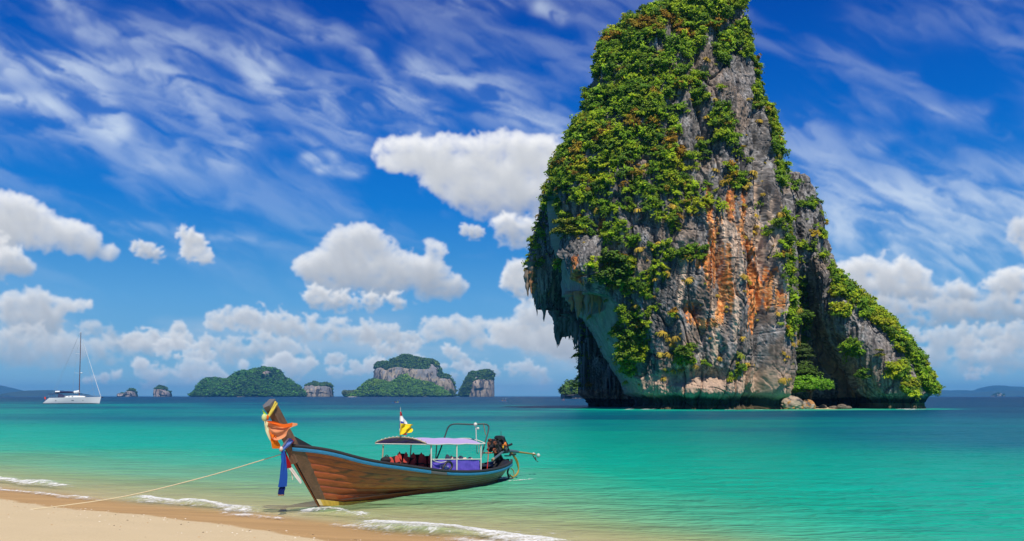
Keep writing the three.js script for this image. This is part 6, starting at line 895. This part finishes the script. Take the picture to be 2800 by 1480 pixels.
  for (const [a, b, c, d, z] of [[152, 1074, 216.5, 912, 0], [142, 1086, 217, 912, 0.4], [201, 1086, 208, 968, 1.9], [208, 968, 219, 930, 1.0], [256, 1084, 224, 925, 0], [220, 1083, 262, 1058, 0]]) mesh('stay', bar([X(a), Y(b), z], [X(c), Y(d), 0.1], 0.028, 0.028, 5), wire, y);
  for (const [px, py, w] of [[218, 968, 1.4], [217, 1021, 2.0]]) mesh('spreader', join([bar([X(px), Y(py), 0], [X(px - 9), Y(py) + 0.1, w], 0.05), bar([X(px), Y(py), 0], [X(px - 9), Y(py) + 0.1, -w], 0.05)]), wh, y);
  mesh('radar_dome', ball(0.42, X(221), Y(1020), 0, 1, 0.55, 1), wh, y);
  mesh('ensign', sheet(10, 8, (u, v) => [X(126.5) - 0.1 + 0.6 * u, Y(1092) + 0.95 * v, 0.5 + 0.12 * Math.sin(u * 6 + v * 3)]), std({ color: lin(0.66, 0.05, 0.02), roughness: 0.85, side: THREE.DoubleSide }), y);
  { const a = hullP(0, 0.42, 1), g = new THREE.Shape(); g.moveTo(-0.45, -0.4); g.lineTo(0.45, -0.4); g.lineTo(0.1, 0.5); g.closePath(); const e = new THREE.ExtrudeGeometry(g, { depth: 0.03, bevelEnabled: false }); e.rotateY(-Math.PI / 2 + 0.4); e.translate(a[0] - 0.05, a[1] + 0.2, 0.8); mesh('transom_mark', e, red, y); }
  mesh('pulpit', tube([[X(262), topY(1), 0.7], [X(268), topY(1) + 0.75, 0.45], [X(275), topY(1) + 0.75, 0], [X(268), topY(1) + 0.75, -0.45], [X(262), topY(1), -0.7]], 0.035, 24, 5), wire, y); mesh('anchor', join([bar([X(271), topY(1), 0], [X(277), topY(1) - 0.15, 0], 0.10), box(0.5, 0.3, 0.5, X(276.5), topY(1) - 0.2, 0, 0.08)]), dark, y);
  mesh('guard_rail', join([1, -1].flatMap((s) => [tube(Array.from({ length: 12 }, (_, i) => { const p = hullP(0.05 + i / 12.5, 1, s); return [p[0], p[1] + 0.6, p[2]]; }), 0.02, 30, 4), ...Array.from({ length: 8 }, (_, i) => { const p = hullP(0.05 + i / 8.4, 1, s); return bar(p, [p[0], p[1] + 0.6, p[2]], 0.022, 0.022, 4); })])), wire, y);
}
// ------------------------------------------------------------------ people in kayaks
function bodyGeo(bones, lo, hi, res = 44, k = 0.05) {        // one smooth skin over tapered capsules
  const mc = new MarchingCubes(res, new THREE.MeshStandardMaterial(), false, false, 60000), S = hi.clone().sub(lo), m = Math.max(S.x, S.y, S.z) / 2 * 1.08, C = hi.clone().add(lo).multiplyScalar(0.5), p = V3(), pa = V3(), ba = V3(); mc.isolation = 0;
  for (let z = 0; z < res; z++) for (let y = 0; y < res; y++) for (let x = 0; x < res; x++) {
    p.set((x - res / 2) / (res / 2), (y - res / 2) / (res / 2), (z - res / 2) / (res / 2)).multiplyScalar(m).add(C); let d = 1e3;
    for (const [a, b, ra, rb] of bones) { pa.copy(p).sub(a); ba.copy(b).sub(a); const h = clamp(pa.dot(ba) / Math.max(ba.lengthSq(), 1e-6), 0, 1), e = pa.addScaledVector(ba, -h).length() - lerp(ra, rb, h), q = clamp(0.5 + 0.5 * (d - e) / k, 0, 1); d = d > 900 ? e : lerp(d, e, q) - k * q * (1 - q); }
    mc.field[x + y * res + z * res * res] = -d;
  }
  mc.update(); const g = new THREE.BufferGeometry(), n = mc.count; g.setAttribute('position', new THREE.BufferAttribute(mc.positionArray.slice(0, n * 3), 3)); g.setAttribute('normal', new THREE.BufferAttribute(mc.normalArray.slice(0, n * 3), 3)); g.scale(m, m, m); g.translate(C.x, C.y, C.z); return g;
}
const skinM = std({ color: lin(0.36, 0.20, 0.13), roughness: 0.7 });
const handBones = (h, dir, side) => { const out = [[h, h.clone().addScaledVector(dir, 0.07), 0.035, 0.032]]; for (let f = 0; f < 4; f++) { const o = h.clone().addScaledVector(dir, 0.07).add(V3((f - 1.5) * 0.018, 0, 0)); out.push([o, o.clone().addScaledVector(dir, 0.05 - 0.006 * Math.abs(f - 1.2)).add(V3(0, -0.02, 0)), 0.011, 0.009]); } out.push([h.clone().addScaledVector(dir, 0.025), h.clone().addScaledVector(dir, 0.055).add(V3(0.05 * side, 0, 0)), 0.013, 0.010]); return out; };
function seated(label, parent, shirt, hat, lean = 0) {        // sits facing +x, holding a paddle
  const p = group('person', [0, 0, 0]); tag(p, label, 'person'); const hipL = V3(0, 0.16, 0.12), hipR = V3(0, 0.16, -0.12), ch = V3(0.04 + lean, 0.52, 0), nk = V3(0.05 + lean, 0.66, 0), hd = V3(0.08 + lean, 0.82, 0);
  const sL = V3(0.04 + lean, 0.60, 0.19), sR = V3(0.04 + lean, 0.60, -0.19), eL = V3(0.20 + lean, 0.42, 0.30), eR = V3(0.22 + lean, 0.52, -0.30), hL = V3(0.42 + lean, 0.42, 0.25), hR = V3(0.44 + lean, 0.66, -0.22), kL = V3(0.42, 0.32, 0.13), kR = V3(0.42, 0.32, -0.13), fL = V3(0.80, 0.12, 0.12), fR = V3(0.80, 0.12, -0.12);
  const bones = [[V3(0, 0.16, 0), ch, 0.15, 0.155], [ch, nk, 0.13, 0.06], [nk, hd, 0.055, 0.07], [hd, hd.clone().add(V3(0.0, 0.05, 0)), 0.095, 0.09], [sL, eL, 0.055, 0.042], [eL, hL, 0.042, 0.03], [sR, eR, 0.055, 0.042], [eR, hR, 0.042, 0.03], [hipL, kL, 0.085, 0.06], [kL, fL, 0.06, 0.04], [hipR, kR, 0.085, 0.06], [kR, fR, 0.06, 0.04], [fL, fL.clone().add(V3(0.08, 0.10, 0)), 0.04, 0.03], [fR, fR.clone().add(V3(0.08, 0.10, 0)), 0.04, 0.03], [hd.clone().add(V3(0.09, 0.0, 0)), hd.clone().add(V3(0.115, -0.012, 0)), 0.015, 0.014], ...handBones(hL, V3(1, 0, 0), 1), ...handBones(hR, V3(1, 0, 0), -1)];
  mesh('body', bodyGeo(bones, V3(-0.25, 0, -0.45), V3(1.0, 1.0, 0.45), 56, 0.04), skinM, p);
  mesh('shirt', bodyGeo([[V3(0, 0.14, 0), ch, 0.165, 0.17], [ch, V3(0.045 + lean, 0.60, 0), 0.14, 0.10], [sL, sL.clone().lerp(eL, 0.55), 0.07, 0.06], [sR, sR.clone().lerp(eR, 0.55), 0.07, 0.06]], V3(-0.25, 0, -0.4), V3(0.35, 0.75, 0.4), 40, 0.05), std({ color: lin(...shirt), roughness: 0.85 }), p);
  mesh(hat ? 'hat' : 'hair', hat ? join([ball(0.105, hd.x, hd.y + 0.075, 0, 1, 0.75, 1), lathe([[0.09, 0], [0.17, -0.015], [0.09, 0.012]], 16).translate(hd.x, hd.y + 0.06, 0)]) : ball(0.108, hd.x - 0.015, hd.y + 0.055, 0, 1, 0.85, 1), std({ color: lin(...(hat ?? [0.015, 0.012, 0.01])), roughness: 0.9 }), p);
  mesh('eyes', join([ball(0.012, hd.x + 0.088, hd.y + 0.02, 0.035), ball(0.012, hd.x + 0.088, hd.y + 0.02, -0.035)]), std({ color: lin(0.02, 0.015, 0.012) }), p);
  return p;
}
const kayakHull = (() => { const g = []; for (const s of [1, -1]) g.push(sheet(40, 10, (u, v) => { const x = (u - 0.5) * 2, w = 0.40 * Math.pow(Math.max(0, 1 - x * x), 0.6), a = v * Math.PI / 2; return [x * 1.75, 0.20 + 0.16 * x * x - 0.30 * Math.cos(a) * (1 - 0.3 * x * x) * (v < 1 ? 1 : 1), w * Math.sin(a) * s]; })); return mergeGeometries(g); })();
const kayakDeck = sheet(40, 6, (u, v) => { const x = (u - 0.5) * 2, w = 0.40 * Math.pow(Math.max(0, 1 - x * x), 0.6), dip = Math.abs(x) < 0.62 ? 0.10 : 0; return [x * 1.75, 0.205 + 0.16 * x * x - dip * Math.sin(Math.PI * v), w * (1 - 2 * v)]; });
const paddleG = (tilt) => { const g = join([bar([0, -1.05, 0], [0, 1.05, 0], 0.02), box(0.20, 0.48, 0.03, 0, 1.15, 0, 0.014), box(0.20, 0.48, 0.03, 0, -1.15, 0, 0.014)]); g.rotateX(Math.PI / 2 - tilt); g.rotateY(0.25); return g; };
function kayak(label, px, py, turn, len, hullC, deckC, riders) {
  const o = ONSEA(px, py), k = group('kayak', [o.x, -0.05, o.z], turn); tag(k, label, 'kayak'); const s = len / 3.5;
  const h = mesh('hull', kayakHull, std({ color: lin(...hullC), roughness: 0.35, side: THREE.DoubleSide }), k), d = mesh('deck', kayakDeck, std({ color: lin(...deckC), roughness: 0.5, side: THREE.DoubleSide }), k); h.scale.set(s, 1, 1); d.scale.set(s, 1, 1);
  riders.forEach(([x, shirt, hat, lean, lab, tilt, plab]) => { const p = seated(lab, scene, shirt, hat, lean); p.position.set(o.x + Math.cos(turn) * x, 0.02, o.z - Math.sin(turn) * x); p.rotation.y = turn; if (tilt !== null) { const q = mesh('paddle', paddleG(tilt), std({ color: lin(0.85, 0.86, 0.86), roughness: 0.4 })); q.position.set(p.position.x + Math.cos(turn) * (0.44 + lean), 0.60, p.position.z - Math.sin(turn) * (0.44 + lean)); q.rotation.y = turn; tag(q, plab, 'paddle'); } });
}
kayak('blue kayak with two paddlers, nearest to the prow among the kayaks', 1083, 1103, 0.35, 3.6, [0.06, 0.30, 0.72], [0.55, 0.72, 0.85], [[-0.55, [0.012, 0.012, 0.02], null, -0.05, 'person dressed in black at the rear of the blue kayak, leaning forward', null, ''], [0.55, [0.12, 0.32, 0.07], [0.45, 0.5, 0.3], 0.0, 'person in a green shirt paddling at the front of the blue kayak', 0.75, 'white paddle held up by the person in the green shirt']]);
kayak('long pale blue kayak with two bare armed paddlers below the round far island', 1375, 1098, 0.1, 4.9, [0.10, 0.25, 0.62], [0.60, 0.70, 0.82], [[-0.4, [0.42, 0.20, 0.12], null, 0, 'person in a tan top at the rear seat of the pale blue kayak', 1.15, 'white paddle of the rear person in the pale blue kayak'], [1.2, [0.30, 0.10, 0.07], null, 0, 'person in a brown red top at the front seat of the pale blue kayak', 1.3, 'white paddle of the front person in the pale blue kayak']]);
kayak('orange kayak with one paddler in front of the little leafy islet', 1540, 1095, -0.2, 2.9, [0.78, 0.13, 0.02], [0.72, 0.16, 0.03], [[0, [0.70, 0.30, 0.16], [0.82, 0.80, 0.76], 0, 'person with a white hat sitting in the orange kayak', 0.4, 'white paddle of the person in the orange kayak']]);
{ // someone wading by the dark column, both arms up
  const o = ONSEA(1686, 1113), p = group('person', [o.x, -0.85, o.z], -1.2); tag(p, 'person standing in the water at the dark rock column with both arms raised', 'person');
  const sL = V3(0, 1.40, 0.19), sR = V3(0, 1.40, -0.19), hL = V3(0.02, 1.95, 0.48), hR = V3(0.02, 1.95, -0.48), eL = V3(0, 1.62, 0.36), eR = V3(0, 1.62, -0.36);
  mesh('body', bodyGeo([[V3(0, 0.85, 0), V3(0, 1.28, 0), 0.14, 0.16], [V3(0, 1.28, 0), V3(0, 1.48, 0), 0.13, 0.06], [V3(0, 1.48, 0), V3(0.02, 1.60, 0), 0.055, 0.07], [V3(0.02, 1.62, 0), V3(0.02, 1.67, 0), 0.095, 0.09], [sL, eL, 0.055, 0.042], [eL, hL, 0.042, 0.03], [sR, eR, 0.055, 0.042], [eR, hR, 0.042, 0.03], [V3(0, 0.85, 0.1), V3(0, 0.45, 0.11), 0.09, 0.06], [V3(0, 0.45, 0.11), V3(0, 0.02, 0.11), 0.06, 0.04], [V3(0, 0.85, -0.1), V3(0, 0.45, -0.11), 0.09, 0.06], [V3(0, 0.45, -0.11), V3(0, 0.02, -0.11), 0.06, 0.04], ...handBones(hL, V3(0, 1, 0.2).normalize(), 1), ...handBones(hR, V3(0, 1, -0.2).normalize(), -1)], V3(-0.3, 0, -0.7), V3(0.3, 2.15, 0.7), 64, 0.04), std({ color: lin(0.52, 0.36, 0.27), roughness: 0.7 }), p);
  mesh('hair', ball(0.107, 0.005, 1.67, 0, 1, 0.85, 1), std({ color: lin(0.03, 0.02, 0.015), roughness: 0.9 }), p);
}
// boats drawn up on the far white beach
{ const hull = (() => { const g = []; for (const s of [1, -1]) g.push(sheet(24, 6, (u, v) => { const x = (u - 0.5) * 2, w = 1.2 * Math.pow(Math.max(0, 1 - x * x), 0.5), a = v * Math.PI / 2; return [x * 6, 1.0 + 1.6 * Math.pow(Math.max(0, x), 3) - 1.0 * Math.cos(a) * (1 - 0.3 * x * x), w * Math.sin(a) * s]; })); return mergeGeometries(g); })();
  const roof = sheet(10, 8, (u, v) => [-3.5 + u * 4.5, 2.1 + 0.3 * Math.sin(Math.PI * v), lerp(-1.1, 1.1, v)]);
  [[1004, 'leftmost of the dark boats moored at the far white beach'], [1032, 'second from left of the dark boats at the far white beach'], [1054, 'third from left of the dark boats at the far white beach'], [1071, 'rightmost of the dark boats moored at the far white beach']].forEach(([px, l], i) => { const p = AT(px, 1084, 3815), b = group('moored_boat', [p.x, 0, p.z], i % 2 ? Math.PI + 0.2 : 0.15); tag(b, l, 'boat', 'boats moored at the far beach'); mesh('hull', hull, std({ color: lin(0.05, 0.045, 0.05), side: THREE.DoubleSide }), b); mesh('roof', roof, std({ color: lin(0.12, 0.14, 0.2), side: THREE.DoubleSide }), b); });
}

buildSea();
renderer.render(scene, camera);
